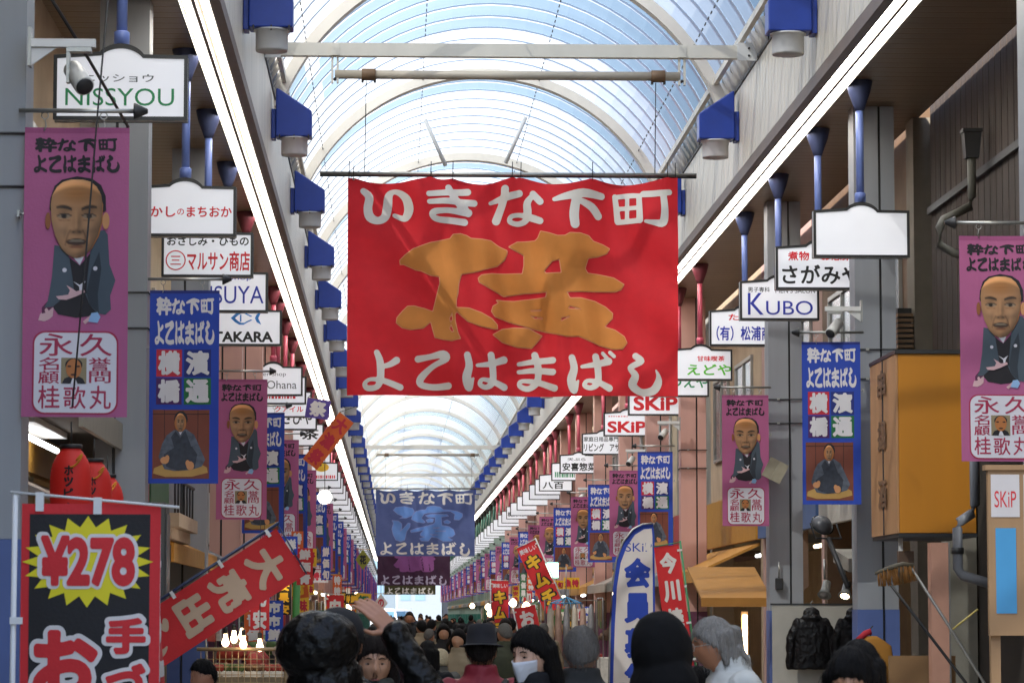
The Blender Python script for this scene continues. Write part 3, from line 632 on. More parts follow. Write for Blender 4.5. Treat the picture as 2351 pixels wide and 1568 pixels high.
def blue_banner_mesh():
    p = Paint(); p.grid(-BW/2, 0, BW/2, BH, 8, 20, F_BLUE)
    X = lambda x: (x-341)/159*BW-BW/2
    Z = lambda y: (1117-y)/446*BH
    Q = lambda pts: [(X(x), Z(y)) for x, y in pts]
    B = lambda x0, y0, x1, y1: (X(x0), Z(y1), X(x1), Z(y0))
    p.poly(Q([(341,671),(500,671),(500,678),(341,678)]), K_NAVY, 1)
    p.line('粋', B(356,686,390,728), F_WHITE, 2, .045); p.line('な下町', B(389,689,489,727), F_WHITE, 2, .05)
    p.line('よこはまばし', B(352,741,490,797), F_WHITE, 2, .05)
    for ch, bx, m in (('横', (357,808,415,871), K_CRIM), ('濱', (420,808,482,871), K_NAVY), ('橋', (357,874,415,935), K_PURP), ('通', (420,874,482,935), K_GREEN)):
        p.poly([(X(bx[0]), Z(bx[3])), (X(bx[2]), Z(bx[3])), (X(bx[2]), Z(bx[1])), (X(bx[0]), Z(bx[1]))], m, 1)
        p.fit(glyph(ch, .05, 34), B(bx[0]+4, bx[1]+3, bx[2]-4, bx[3]-4), F_WHITE, 3)
    p.poly(Q([(350,947),(479,947),(479,1106),(350,1106)]), K_WALL, 1)
    for x in (376, 418, 452): p.poly(Q([(x,947),(x+1.4,947),(x+1.4,1060),(x,1060)]), K_WALLD, 2)
    p.poly(Q([(350,956),(479,956),(479,958),(350,958)]), K_WALLD, 2)
    p.poly(Q([(354,1082),(372,1074),(456,1070),(474,1080),(476,1092),(440,1101),(380,1102),(352,1094)]), K_CUSH, 2)
    p.poly(Q([(398,994),(426,992),(444,1004),(456,1030),(470,1062),(462,1078),(436,1086),(400,1088),(378,1084),(364,1056),(372,1026),(382,1006)]), K_KIM, 3)
    p.poly(Q([(376,1050),(400,1034),(440,1032),(452,1050),(446,1082),(408,1088),(382,1078)]), K_KIMD, 4)
    p.poly(Q([(402,996),(413,1012),(424,994),(438,1032),(400,1036),(392,1010)]), K_KIMD, 5)
    p.poly(Q([(406,990),(413,1006),(421,990)]), F_WHITE, 6)
    p.disc((X(414), Z(969)), .062, .075, K_BLACK, 6); p.disc((X(413), Z(977)), .054, .085, K_SKIN, 7)
    p.disc((X(378), Z(1064)), .04, .034, K_SKINL, 6, 10); p.disc((X(384), Z(1059)), .02, .03, K_SKINL, 6, 8)
    p.disc((X(436), Z(1076)), .036, .042, K_SKINL, 6, 10); p.disc((X(430), Z(1070)), .02, .03, K_SKINL, 6, 8)
    p.cut(8, 20).warp(wavy); return p.mesh('printed_cloth')
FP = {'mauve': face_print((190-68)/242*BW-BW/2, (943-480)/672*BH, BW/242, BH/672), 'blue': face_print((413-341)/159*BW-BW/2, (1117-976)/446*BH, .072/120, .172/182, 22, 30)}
BM = {'mauve': pink_banner_mesh(), 'blue': blue_banner_mesh()}
def rod_meshes():
    b = MB(); b.tube([(-.36, .0, BH+.105), (.43, .0, BH+.105)], .014, M_STEEL, 10)
    c = MB(); c.lathe([(.014, 0), (.05, -.075), (.05, -.085), (0, -.085)], M_DARK, (.43, 0, BH+.105), 12, 'X')
    hs = []
    for x in (-.20, .16):
        h = MB(); hs.append(h)
        h.tube([(x+.022*math.cos(a), 0, BH+.075+.022*math.sin(a)) for a in [k*math.pi/5 for k in range(11)]], .004, M_STEEL, 5, False)
        h.tube([(x, 0, BH+.055), (x+.008, 0, BH+.01), (x-.004, -.004, BH-.02)], .005, M_STEEL, 5)
    k = MB(); k.tube([(-.352, 0, BH*.70), (-.31, 0, BH*.70)], .008, M_STEEL, 6); k.box((-.36, -.03, BH*.70-.02), (-.345, .03, BH*.70+.02), M_STEEL)
    return b.mesh('rod'), c.mesh('rod_end'), hs[0].mesh('hook'), hs[1].mesh('hook'), k.mesh('side_clip')
RM = rod_meshes()
def street_banner(x, y, kind, label, left, rz=0, dz=1.2):
    t = thing('street_banner', label, 'banner', (x, y, H+dz), R(rz), f'printed banners on the {"left" if left else "right"} columns')
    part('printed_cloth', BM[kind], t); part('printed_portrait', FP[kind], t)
    for n, m in zip(('rod', 'rod_end', 'hook', 'hook', 'side_clip'), RM):
        o = part(n, m, t)
        if not left: o.rotation_euler = (0, 0, math.pi)
LB = [(19.05, 'mauve'), (28.7, 'blue'), (39.6, 'mauve'), (46.2, 'blue'), (53.4, 'mauve'), (58.2, 'blue'), (64.6, 'mauve'), (76, 'blue'), (84, 'mauve'), (92, 'blue')]
RBN = [(24.3, 'mauve'), (33.9, 'blue'), (42.2, 'mauve'), (57, 'blue'), (64.5, 'mauve'), (71.5, 'blue'), (79, 'mauve'), (87, 'blue'), (95, 'mauve')]
y = 100
while y < 296: LB.append((y, 'mauve' if (int(y/8) % 2) else 'blue')); RBN.append((y+4, 'blue' if (int(y/8) % 2) else 'mauve')); y += 8.1
art = {'mauve': 'mauve banner with a bald man in slate coat above a square seal', 'blue': 'royal blue banner with white characters, four coloured squares and seated man photo'}
short = {'mauve': 'mauve banner with bald man portrait', 'blue': 'royal blue banner with seated man photo'}
for side, lst in ((True, LB), (False, RBN)):
    n = {'mauve': 0, 'blue': 0}
    for i, (y, k) in enumerate(lst):
        sd_ = 'left' if side else 'right'
        lb = f'{short[k]}, {ORD[n[k]]} of its colour from the front on {sd_}' if n[k] < 6 else f'distant {k} banner in the closely overlapping {sd_} row'
        n[k] += 1; far = i > 3
        x = (-1.94 if i > 0 else -1.955) if side else [4.77, 4.78, 4.77, 4.78, 4.76][min(i, 4)]
        street_banner(x+(rnd.uniform(-.03, .03) if far else 0), y, k, lb, side, rnd.uniform(-14, 14) if far else [0, 0, 3, -12][i] if side else [0, -3, 2, -6][i])

# ------------------------------------------------------------ wide cloth banners hung across the street
F_RED = cloth('red_cloth', '#ea2a34', .1); F_LET = mat('cream_applique', '#ebe5dc', .8, .08, 4); F_ORG = mat('orange_applique', '#de8c40', .8, .12, 4); F_ORGE = mat('pale_orange_stitch', '#f0a57c', .8, 0)
F_NAVY = cloth('slate_blue_cloth', '#5d6a9c', .1); F_LBLUE = mat('light_blue_applique', '#6f98da', .8, .08, 4); F_LBLUEE = mat('pale_violet_stitch', '#8f98cf', .8, 0); F_PUR = cloth('dark_purple_cloth', '#47283f', .1); F_PURL = mat('plum_applique', '#92508a', .8, .06); F_LETP = mat('lilac_applique', '#b7a9bf', .8, .05); F_OLIVE = cloth('dark_olive_cloth', '#4a4528', .1)
def backlit(m, amt):                              # thin cloth lets daylight through
    t = m.node_tree; b = t.nodes['Principled BSDF']; o = [n for n in t.nodes if n.type == 'OUTPUT_MATERIAL'][0]
    tr = t.nodes.new('ShaderNodeBsdfTranslucent'); mx = t.nodes.new('ShaderNodeMixShader'); mx.inputs[0].default_value = amt
    l = b.inputs['Base Color'].links
    if l: t.links.new(l[0].from_socket, tr.inputs[0])
    else: tr.inputs[0].default_value = b.inputs['Base Color'].default_value
    t.links.new(b.outputs[0], mx.inputs[1]); t.links.new(tr.outputs[0], mx.inputs[2]); t.links.new(mx.outputs[0], o.inputs[0])
for m_, a_ in ((F_RED, .25), (F_NAVY, .45), (F_PUR, .4), (F_OLIVE, .4)): backlit(m_, a_)
WB, HB = 4.0, 2.65
TIES = [8, 40, 577, 730, 1145, 1205, 1705, 2230, 2285]
def sag(x, z):
    u = (x/WB+.5)*2297; d = min(abs(u-t) for t in TIES); top = max(0, 1-(HB-z)/1.1)
    return -top*.06*math.exp(-(d/110)**2)+.06*math.sin(x*2.1+.6)*(1-z/HB)+.075*math.sin(x*4.4+z*1.3)+.02*math.sin((x*.8+z)*7)+.022*math.sin(x*17+z*2.5)*(.4+.6*math.sin(x*1.7+z))+.05*top*math.sin(u/92)+.05*noise.noise(Vector((x*1.9, z*.8, 3)))
def drape(x, z):
    if z < HB-.14: return 0
    u = (x/WB+.5)*2297; lo = max([t for t in TIES if t <= u], default=0); hi = min([t for t in TIES if t > u], default=2297)
    f = (u-lo)/(hi-lo) if hi > lo else 0; return -.075*min(1, (hi-lo)/420)*math.sin(math.pi*f)*(z-(HB-.14))/.14
def big_banner(name, y, x0, z0, w, h, base, let, emb, edge, polys, rows, label, kanji=None):
    t = thing('hanging_banner', label, 'banner', (x0+w/2, y, z0), 0)
    p = Paint(); p.step = .004; p.grid(-w/2, 0, w/2, h, 96, 56, base)
    p.v = [(x, yy, z+drape(x*WB/w, z*HB/h)) for x, yy, z in p.v]; wf = lambda x, z: sag(x*WB/w, z*HB/h)
    p.warp(wf); o = part('cloth', p.mesh('cloth'), t)
    X = lambda x: (x-1150)/2285*w
    Z = lambda yy: (1540-yy)/1500*h
    if 'top' in rows:
        p = Paint(); p.step = .004
        for ch in 'いきな下町': p.flat(brush(ch), let, 2, lambda x, z: (X(x), Z(-z)))
        p.warp(wf); part('upper_lettering', p.mesh('upper_lettering'), t)
    p = Paint(); p.step = .004
    for ch in 'よこはまばし': p.flat(brush(ch), let, 2, lambda x, z: (X(x), Z(-z)))
    p.warp(wf); part('lower_lettering', p.mesh('lower_lettering'), t)
    p = Paint(); p.step = .004
    if polys:
        fx, fz, grp, hh = polys
        for ps in grp:
            for lv, m, ly in ((.55*hh, edge, 2), (-.35*hh, emb, 4)):
                p.flat(outline(ps, hh, lv, 3), m, ly, lambda x, z: (X(fx(x)), Z(fz(z))))
    else: p.fit(glyph(kanji, .075, 60, 3), (X(520), Z(1130), X(1830), Z(430)), emb, 2)
    p.warp(wf); part('emblem', p.mesh('emblem'), t)
    r = MB(); r.tube([(-w*.585, .0, h+.045), (w*.56, .0, h+.045)], .026, M_STEEL, 10); r.tube([(-w*.585, .0, h+.018), (w*.56, .0, h+.018)], .012, M_DARK, 8); r.build('rod', t)
    ti = MB()
    for u in TIES:
        x = (u/2297-.5)*w; ti.tube([(x, -.03, h-.02), (x, -.03, h+.06), (x+.004, .0, h+.20)], .006, M_DARK, 5); ti.lathe([(.016, -.03), (.016, -.045)], M_WHITE, (x, 0, h-.015), 8, 'Y')
    ti.build('tie_cord', t); return t
fx = lambda x: (1460+x/2.501-1300)*1.823
fz = lambda y: (840+y/2.501-640)*1.823
A1 = [(105,340),(150,295),(230,235),(400,175),(580,140),(610,100),(680,90),(740,105),(780,130),(900,140),(970,150),(1050,205),(1125,240),(1125,270),(1100,330),(1030,390),(850,440),(690,475),(665,560),(655,660),(640,720),(640,790),(760,795),(880,835),(980,890),(1030,945),(1035,985),(1000,988),(880,965),(750,920),(690,870),(648,828),(628,850),(632,920),(655,1020),(680,1080),(600,1100),(520,1090),(440,1070),(410,960),(400,920),(330,980),(210,993),(130,975),(75,930),(80,880),(130,820),(180,770),(240,768),(340,795),(420,825),(450,700),(485,560),(480,500),(400,490),(310,445),(260,435),(140,378),(110,380)]
A1h = [[(602,835),(606,900),(588,932),(576,890)], [(590,945),(620,1012),(600,1020),(577,985)]]
A2 = [(1140,205),(1220,160),(1390,150),(1415,125),(1440,62),(1520,80),(1600,105),(1670,105),(1720,78),(1820,78),(1900,100),(1945,150),(2040,180),(2105,215),(2075,265),(1990,300),(1895,315),(1865,410),(1890,455),(1980,465),(2140,495),(2240,555),(2210,605),(2150,628),(1690,630),(1720,690),(1820,690),(1960,720),(2060,770),(2130,830),(2125,880),(2050,960),(2150,990),(2240,1050),(2265,1110),(2220,1170),(2130,1175),(2000,1140),(1890,1090),(1800,1050),(1690,1050),(1530,1015),(1330,965),(1290,950),(1150,915),(1010,870),(975,820),(990,770),(1045,735),(1020,710),(1200,715),(1490,685),(1500,635),(1300,645),(1090,670),(960,600),(860,545),(850,505),(880,475),(980,460),(1270,460),(1285,380),(1285,285),(1200,240)]
A2h = [[(1475,435),(1550,345),(1620,325),(1640,450),(1490,460)], [(1350,798),(1450,795),(1450,808),(1350,807)], [(1350,850),(1460,870),(1465,885),(1390,879)], [(1700,790),(1720,765),(1840,800)], [(1635,910),(1640,875),(1730,860)]]
A3 = [(990,1040),(1080,985),(1190,965),(1330,970),(1460,1040),(1410,1105),(1360,1160),(1230,1150),(1080,1110)]
rb1 = big_banner('red', 37.5, -.577, H+2.63, WB, HB, F_RED, F_LET, F_ORG, F_ORGE, (fx, fz, [[A1]+A1h, [A2]+A2h, [A3]], 9), ('top',), 'huge red cloth banner with cream brush characters and one giant orange character')
bx_ = lambda x: 8+(x+10)/1537*2277
bz_ = lambda y: 40+(y+12)/1031*1500
N1 = [(260,310),(300,265),(430,250),(560,280),(590,330),(560,390),(470,430),(360,435),(420,410),(330,370)]
N2 = [(240,465),(340,475),(395,520),(395,580),(365,640),(430,580),(490,510),(525,510),(520,570),(470,640),(440,770),(380,795),(300,770),(260,690),(240,600),(265,510)]
N3 = [(545,450),(560,390),(610,330),(690,305),(770,300),(790,255),(880,240),(990,260),(1040,300),(1150,305),(1260,325),(1340,360),(1340,410),(1290,460),(1210,455),(1215,400),(1225,370),(1150,325),(1050,330),(960,345),(800,350),(740,370),(700,430),(760,490),(740,505),(640,495)]
N4 = [(760,390),(850,370),(1100,375),(1125,400),(1010,415),(1015,500),(1020,545),(1130,560),(1200,610),(1225,680),(1180,720),(1110,725),(1190,770),(1150,790),(1040,790),(950,740),(860,720),(810,785),(700,785),(670,745),(760,720),(690,705),(680,680),(740,610),(640,640),(540,655),(525,625),(620,590),(750,560),(880,525),(910,500),(915,420),(800,415)]
N4h = [[(880,578),(990,573),(960,590),(890,592)], [(910,628),(1080,624),(1080,637),(920,642)], [(820,672),(880,680),(970,690),(880,702)]]
N5 = [(770,460),(830,435),(890,450),(880,490),(800,500)]; N6 = [(1045,480),(1100,455),(1160,490),(1120,520),(1060,510)]
big_banner('blue', 127.7, -.76, H+2.39, 4.05, 2.72, F_NAVY, F_LET, F_LBLUE, F_LBLUEE, (bx_, bz_, [[N1], [N2], [N3], [N4]+N4h, [N5], [N6]], 9), ('top',), 'wide slate blue cloth banner with cream characters and light blue emblem')
big_banner('purple', 174, -.94, H+1.63, 4.05, 2.72, F_PUR, F_LETP, F_PURL, F_PURL, None, ('top',), 'wide dark purple cloth banner half hidden below the slate blue one', '橋')
big_banner('olive', 247, -.78, H+1.59, 4.05, 2.72, F_OLIVE, F_LET, F_ORG, F_ORG, None, ('top',), 'farthest wide banner, dark olive, showing only its lowest row of characters', '通')
# carrier pipes on the tie beams
for y, z in ((37.5, 6.54), (127.7, 6.53), (174, 5.9), (247, 5.9)):
    t = thing('carrier_pipe', {37.5: 'beige steel pipe on hangers carrying the red banner wires', 127.7: 'beige steel pipe on hangers above the slate blue banner'}.get(y, 'steel pipe on hangers above the dark purple banner' if y < 200 else 'farthest steel pipe on hangers above the dark olive banner'), 'pipe', (0, y, H+z))
    b = MB(); b.tube([(-.74, 0, 0), (3.47, 0, 0)], .055, mat('aged_pipe', '#bdb3a3', .45, .25, 2, stretch=(.6, 3, 3)), 14); b.build('pipe', t)
    for x in (-.74, 3.49):
        b = MB(); b.box((x-.045, -.03, -.11), (x-.02, .03, .225), M_CREAM); b.box((x+.02, -.03, -.11), (x+.045, .03, .225), M_CREAM); b.box((x-.05, -.075, .225), (x+.05, -.064, .36), M_CREAM); b.lathe([(.018, -.035), (.018, .035)], M_DARK, (x, 0, -.06), 8, 'Y'); b.build('hanger', t)
    for x in (-.33, 3.20):
        b = MB(); b.lathe([(.07, -.085), (.075, -.08), (.075, .08), (.07, .085)], mat('rusty_collar', '#7a5f45', .6, .3, 9), (x, 0, 0), 16, 'X'); b.box((x-.09, -.02, -.1), (x-.06, .02, -.06), M_DARK); b.box((x+.06, -.02, -.1), (x+.09, .02, -.06), M_DARK); b.build('collar', t)
        b = MB(); b.tube([(x-.03, 0, -.08), (x-.045, 0, -z+{37.5: 5.33, 127.7: 5.16}.get(y, 4.4))], .006, M_DARK, 5); b.build('wire', t)

# ------------------------------------------------------------ shop buildings behind the columns
M_GLASS = mat('dark_window_glass', '#2b3238', .12, .1); M_INTW = mat('shop_interior', '#b59a78', .8, .2, 2); M_WARM = mat('warm_tube', (1, .78, .48), .5, 0, emit=3); M_BULB = mat('warm_bulb', (1, .74, .42), .5, 0, emit=4); M_COOL = mat('cool_tube', (.95, .98, 1), .5, 0, emit=2.5)
M_BULBH = mat('bulb_shade', '#8a8f8c', .4, .1)
WALLS = [mat('beige_render', '#b09a80', .8, .2, 2), mat('grey_tile_wall', '#8a8880', .7, .2, 3), mat('cream_render', '#c0b298', .8, .18, 2), mat('brown_panel', '#70563f', .7, .3, 2), mat('pinkish_render', '#b4938a', .8, .15, 2)]
FASC = [mat('green_board', '#3f6e50', .5, .12), mat('ochre_board', '#b0802e', .5, .12), mat('white_board', '#c4c0b6', .5, .1), mat('red_board', '#9a3436', .5, .12), mat('blue_board', '#41608e', .5, .12)]
def shop(side, y0, y1, i, label, wall=None):
    s = -1 if side == 'l' else 1; xf = -3.3 if s < 0 else 6.1; D = 7
    t = thing('shop_building', label, 'shop', (xf, y0, 0), 0, f'shop buildings along the {"left" if s < 0 else "right"} side')
    L = y1-y0; wm = wall or WALLS[i % 5]; q = lambda a, b: (min(s*a, s*b), max(s*a, s*b))
    b = MB(); x = q(0, D); b.box((x[0], 0, 3.3), (x[1], L, 10.5), wm)
    for ya in (0, L-.28): b.box((q(0, .4)[0], ya, 0), (q(0, .4)[1], ya+.28, 3.298), wm)
    b.box((q(4, D)[0], 0, 0), (q(4, D)[1], L, 3.298), M_INTW); b.build('wall', t)
    b = MB(); x = q(-.10, -.004); b.box((x[0], .15, 3.0), (x[1], L-.15, 3.85), FASC[(i*2+1) % 5]); b.build('fascia_board', t)
    for k in range(2):
        ya = L*(.14+.45*k); f = MB(); x = q(-.05, -.003)
        f.box((x[0], ya, 4.6), (x[1], ya+L*.3, 4.66), M_STEEL); f.box((x[0], ya, 6.1), (x[1], ya+L*.3, 6.16), M_STEEL); f.box((x[0], ya, 4.662), (x[1], ya+.05, 6.098), M_STEEL); f.box((x[0], ya+L*.3-.05, 4.662), (x[1], ya+L*.3, 6.098), M_STEEL); f.box((x[0], ya+L*.15-.025, 4.662), (x[1], ya+L*.15+.025, 6.098), M_STEEL)
        fo = f.build('window', t); g = MB(); x = q(-.02, -.002); g.box((x[0], ya+.052, 4.664), (x[1], ya+L*.3-.052, 6.096), M_GLASS); g.build('pane', fo)
    if not (s > 0 and y0 < 50):
        b = MB(); ac = mat(['striped_awning_cloth', 'ochre_awning_cloth', 'grey_awning_cloth', 'green_awning_cloth'][i % 4], ['#9c8f86', '#b98338', '#7d7d80', '#6f6d66'][i % 4], .8, .15, 4)
        pr = [(s*-.01, 2.95), (s*-1.0, 2.5), (s*-1.0, 2.3), (s*-.97, 2.3), (s*-.97, 2.47), (s*-.01, 2.9)]
        b.prism(pr, .3, L-.3, ac); b.build('awning', t)
    for k in range(max(1, int(L/3.6))):
        b = MB(); ya = L*(k+.5)/max(1, int(L/3.6)); b.tube([(s*.7, ya-.6, 2.85), (s*.7, ya+.6, 2.85)], .03, M_WARM if (i+k) % 3 else M_COOL, 8); b.build('interior_lamp', t)
cols = ['beige', 'grey tiled', 'cream', 'brown panelled', 'pinkish']
y = 25.0; i = 0
while y < 300:
    L = [7.4, 8.6, 8.0, 7.0][i % 4]; far = y > 90
    lb = f'{cols[i % 5]} two storey shop, {ORD[i]} from the front behind the left columns' if not far else 'shop front far along the left side behind banners'
    shop('l', y, y+L-.02, i, lb); y += L; i += 1
y = 35.9; i = 0
while y < 300:
    L = [8.2, 7.4, 8.4, 7.2][i % 4]; far = y > 90
    lb = f'{cols[(i+3) % 5]} two storey shop, {ORD[i]} from the front behind the right columns' if not far else 'shop front far along the right side behind banners'
    shop('r', y, y+L-.02, i+3, lb); y += L; i += 1
# nearest right building: rusted ribbed iron front over a dark recess
t = thing('iron_clad_building', 'dark building front of rusted ribbed iron sheets at the upper right', 'building', (6.1, 20, 0))
b = MB(); y = 0
while y < 15.0: b.box((0, y, 4.5), (.05, y+.29, 9.5), M_RUST); b.box((.02, y+.29, 4.5), (.06, y+.32, 9.5), M_DARK); y += .32
b.box((.07, -30, 4.4), (6, 15.2, 9.5), M_DARK); b.build('ribbed_cladding', t)  # dark block extended out of view behind the camera to cut light
b = MB(); b.box((-.05, 0, 6.28), (-.005, 15, 6.36), M_DARK); b.build('rail', t)
b = MB(); b.box((.3, -30, 0), (6, 15.2, 4.398), mat('dark_recess_wall', '#3a342e', .9, .3, 2)); b.build('lower_wall', t)  # lengthened unseen behind the camera so near objects get less light
b = MB(); b.box((-.16, 15.25, 0), (.4, 15.75, H+5.69), M_CONC); b.box((-.02, 14.0, 0), (.28, 14.5, H+2.7), mat('grey_pilaster', '#8d8a80', .8, .15)); b.build('pilaster', t)
b = MB()
for k in range(26): b.box((-.35, 15.3, H+1.9+k*.06), (-.17, 15.5, H+1.935+k*.06), mat('vent_slat', '#8d7055', .6, .1))
b.box((-.34, 15.36, H+1.85), (-.18, 15.48, H+3.5), M_DARK); b.build('louvre', t)
b = MB(); b.box((-.9, 3, H+5.40), (.05, 6.2, H+5.69), M_DARK); b.build('dark_duct', t)
# left front dark recess and trim behind the first banner
t = thing('dark_shopfront', 'dark shop front with pale trim panel behind the first left banner', 'shop', (-3.3, 17, 0))
b = MB(); b.box((-6, -27, 0), (0, 7.95, 10), mat('dark_brown_front', '#453a30', .8, .3, 2)); b.build('wall', t)  # runs on unseen past the camera, extended to dim the foreground
b = MB(); b.box((.02, 7.2, H+1.2), (.06, 7.8, H+3.2), M_WHITE); b.build('trim_panel', t)

def tubes(name, label, cat, pts, r, m, n=10, group=None):
    b = MB(); p0 = Vector(pts[0]); b.tube([Vector(p)-p0 for p in pts], r, m, n); o = b.build(name, loc=p0); return tag(o, label, cat, group)
# ------------------------------------------------------------ right side fittings
t = thing('drain_hopper', 'dark square rain hopper with bent down pipe on the rusted wall', 'rain hopper', (5.93, 31.6, H+4.70))
b = MB(); b.rings([[(x*a, y*a, z) for x, y in ((-.09,-.09),(.09,-.09),(.09,.09),(-.09,.09))] for a, z in ((.75,-.02),(1,.24),(1.12,.245),(1.12,.28))], M_DARK, smooth=False); b.build('hopper', t)
b = MB(); b.tube([(0,0,-.02),(0,0,-.42),(-.02,0,-.52),(-.30,0,-.66),(-.34,0,-.74),(-.34,0,-.92),(-.2,0,-1.0),(-.05,.0,-1.04)], .045, mat('dull_grey_pipe', '#68675f', .5, .15), 12); b.build('down_pipe', t)
t = thing('waste_pipe', 'bent grey plastic pipe running down beside the orange box', 'pipe', (5.42, 29.2, H+1.45))
b = MB(); b.tube([(.05,0,.6),(.05,0,-.42),(.02,0,-.50),(-.10,0,-.58),(-.12,0,-.64),(-.12,0,-1.02),(-.08,0,-1.08),(.25,0,-1.18)], .048, mat('grey_plastic_pipe', '#6d7077', .4, .1), 12); b.build('pipe', t)
b = MB(); b.lathe([(.056,-.03),(.06,-.028),(.06,.028),(.056,.03)], M_DARK, (-.12,0,-.85), 12); b.build('pipe_clamp', t)
t = thing('box_sign', 'large orange box sign with faded wooden side beside the first right column', 'box sign', (5.02, 30.9, H+.78))
M_OR = mat('orange_panel', '#c47f16', .55, .2, 1.6, streak=True); M_WOODS = mat('faded_wood_side', '#b98c62', .6, .22, 4, streak=True)
b = MB(); b.box((.012, 0, .03), (.78, .02, 1.82), M_OR); b.box((.012, .021, .03), (.78, 1.69, 1.82), M_OR); b.build('panel', t, .006)
b = MB(); b.box((-.012, .01, .03), (.008, 1.69, 1.82), M_WOODS); b.box((-.022, .82, .03), (-.0125, .85, 1.82), M_DARK); b.build('side_panel', t)
b = MB(); b.box((-.02, -.02, 1.822), (.80, 1.71, 1.86), M_DARK); b.box((-.0, -.01, -.01), (.79, 1.70, .028), M_DARK); b.build('edge_trim', t)
p = Paint(); pf = mat('faded_sign_ink', '#7d5f45', .7, .3)
for j, (ch, z) in enumerate((('和', 1.42), ('食', .9), ('処', .30))):
    for k in range(1): p.fit(glyph('串揚酒'[j], .03, 30), (.55, z, 1.1, z+.30), pf, 1)
o = p.build('lettering', t); o.rotation_euler = (0, 0, R(-90)); o.location = (-.024, 1.69, 0)
b = MB(); b.box((.05, .3, -.14), (.09, .34, -.012), M_WHITE); b.box((.05, .3, -.26), (.2, .42, -.142), mat('brown_junction', '#5c4636', .6, .1)); b.build('bracket', t)
# poster board at the right edge
t = thing('poster_board', 'wooden poster board with red disc and blue strip at the right edge', 'notice board', (4.33, 22.6, 0))
M_WOOD = mat('pale_wood', '#b08d68', .6, .2, 5, streak=True)
b = MB(); b.box((0, 0, H-.15), (1.2, .06, H+1.05), M_WOOD); b.box((-.02, -.02, H+1.052), (1.22, .1, H+1.09), M_WOOD); b.build('board', t)
for x in (.02, 1.1): b = MB(); b.box((x, .065, 0), (x+.07, .13, H+.9), M_WOOD); b.build('leg', t)
p = Paint(); zz = H-.15
p.poly([(.02,.86),(.23,.86),(.23,1.17),(.02,1.17)], F_WHITE, 2); p.word('SKiP', (.045,.93,.205,1.05), INK['red'], 3); p.poly([(.05,.16),(.2,.16),(.2,.78),(.05,.78)], mat('sky_blue_poster', '#4a9fd8', .5, .05), 2)
p.poly([(.26,.14),(1.15,.14),(1.15,1.17),(.26,1.17)], F_WHITE, 2); p.disc((.50,1.0), .20, .15, mat('poster_red', '#c03a22', .5, .05), 3)
for k in range(5): p.poly([(.30+.05*k,.2),(.325+.05*k,.2),(.325+.05*k,.62-.05*(k%3)),(.30+.05*k,.62-.05*(k%3))], [INK['orange'], INK['yellow'], INK['grey'], K_SKIN, INK['black']][k], 3)
o = p.build('poster', t); o.location = (0, -.004, zz)
t = thing('broom', 'push broom with tan bristles leaning head up against first right column', 'broom', (4.66, 28, H+.42))
b = MB(); b.tube([(0,0,0),(.36,0,-.56),(.66,0,-1.05),(1.0,.0,-2.15)], .014, M_STEEL, 8); b.build('handle', t)
b = MB(); b.tube([(.02,0,.02),(-.08,0,.035),(-.20,0,0),(-.33,0,-.05)], [.02,.022,.022,.012], mat('broom_back', '#6b6350', .6, .1), 8); b.build('head', t)
b = MB(); M_BRIS = mat('tan_bristle', '#a8743a', .8, .3, 30)
for k in range(60):
    u = rnd.random(); x = .02-.33*u; z = .02-.05*u*u; b.tube([(x, rnd.uniform(-.02,.02), z), (x+rnd.uniform(.0,.05), rnd.uniform(-.03,.03), z-.13-.03*math.sin(u*3))], .005, M_BRIS, 4)
b.build('bristle', t)
tubes('dark_pole', 'thin dark pole leaning below the broom at the right', 'pole', [(4.5,28.3,H+.30),(5.2,28.3,H-.62),(5.6,28.3,0.01)], .014, M_DARK, 8)
tubes('bamboo_stick', 'short yellow bamboo stick crossing the broom handle', 'stick', [(5.02,27.95,H-.13),(5.25,27.95,H+.05)], .009, mat('bamboo', '#b5a45c', .6, .1), 7)
t = thing('salmon_pillar', 'salmon coloured square pillar behind the broom handle', 'pillar', (5.22, 30.2, 0)); b = MB(); b.box((0,0,0),(.17,.2,H+.7), mat('salmon_paint', '#b98b77', .6, .12)); b.build('shaft', t); b = MB(); b.box((.172,.02,0),(.19,.18,H+.7), M_STEEL); b.build('corner_strip', t)
# jacket display between the first two right columns
t = thing('display_board', 'white display board standing between the two grey right columns', 'board', (4.66, 38.4, 0))
b = MB(); b.box((0,0,.3),(1.12,.03,H+.12), mat('off_white_board', '#aaa59b', .6, .1)); b.build('board', t); b = MB(); b.box((-.02,-.01,H+.122),(1.14,.04,H+.14), M_DARK); b.build('top_edge', t)
for x in (.05, 1.0): b = MB(); b.box((x,.035,0),(x+.05,.08,H), M_DARK); b.build('leg', t)
t = thing('hung_garment', 'orange and red coat on a hanger in front of the black jackets', 'garment', (5.20, 34.0, H-.28)); b = MB()
rs = [[(hw*math.cos(a), -.0+.07*math.sin(a), zz) for a in [2*math.pi*k/18 for k in range(18)]] for zz, hw in ((-.5,.27),(-.2,.25),(-.06,.23),(.0,.15),(.05,.07))]
b.rings(rs, mat('ochre_coat', '#b07a30', .8, .15)); b.build('body', t); b = MB(); b.tube([(-.14,-.02,.0),(-.06,-.05,.08),(0,-.05,.1)], .035, mat('red_scarf', '#b02434', .8, .1)); b.build('scarf', t)
b = MB(); b.tube([(0,0,.05),(0,0,.13),(.03,0,.16)], .008, M_DARK, 6); b.build('hanger_hook', t)
t = thing('cardboard_panel', 'brown cardboard panel in front of the hanging jackets', 'panel', (4.86, 30.6, 0)); b = MB(); b.box((0,0,.2),(.66,.03,H-.40), mat('cardboard', '#8a6b48', .8, .15, 4)); b.build('sheet', t); b = MB(); b.box((.05,.04,0),(.1,.08,H-.5), M_DARK); b.build('prop', t)
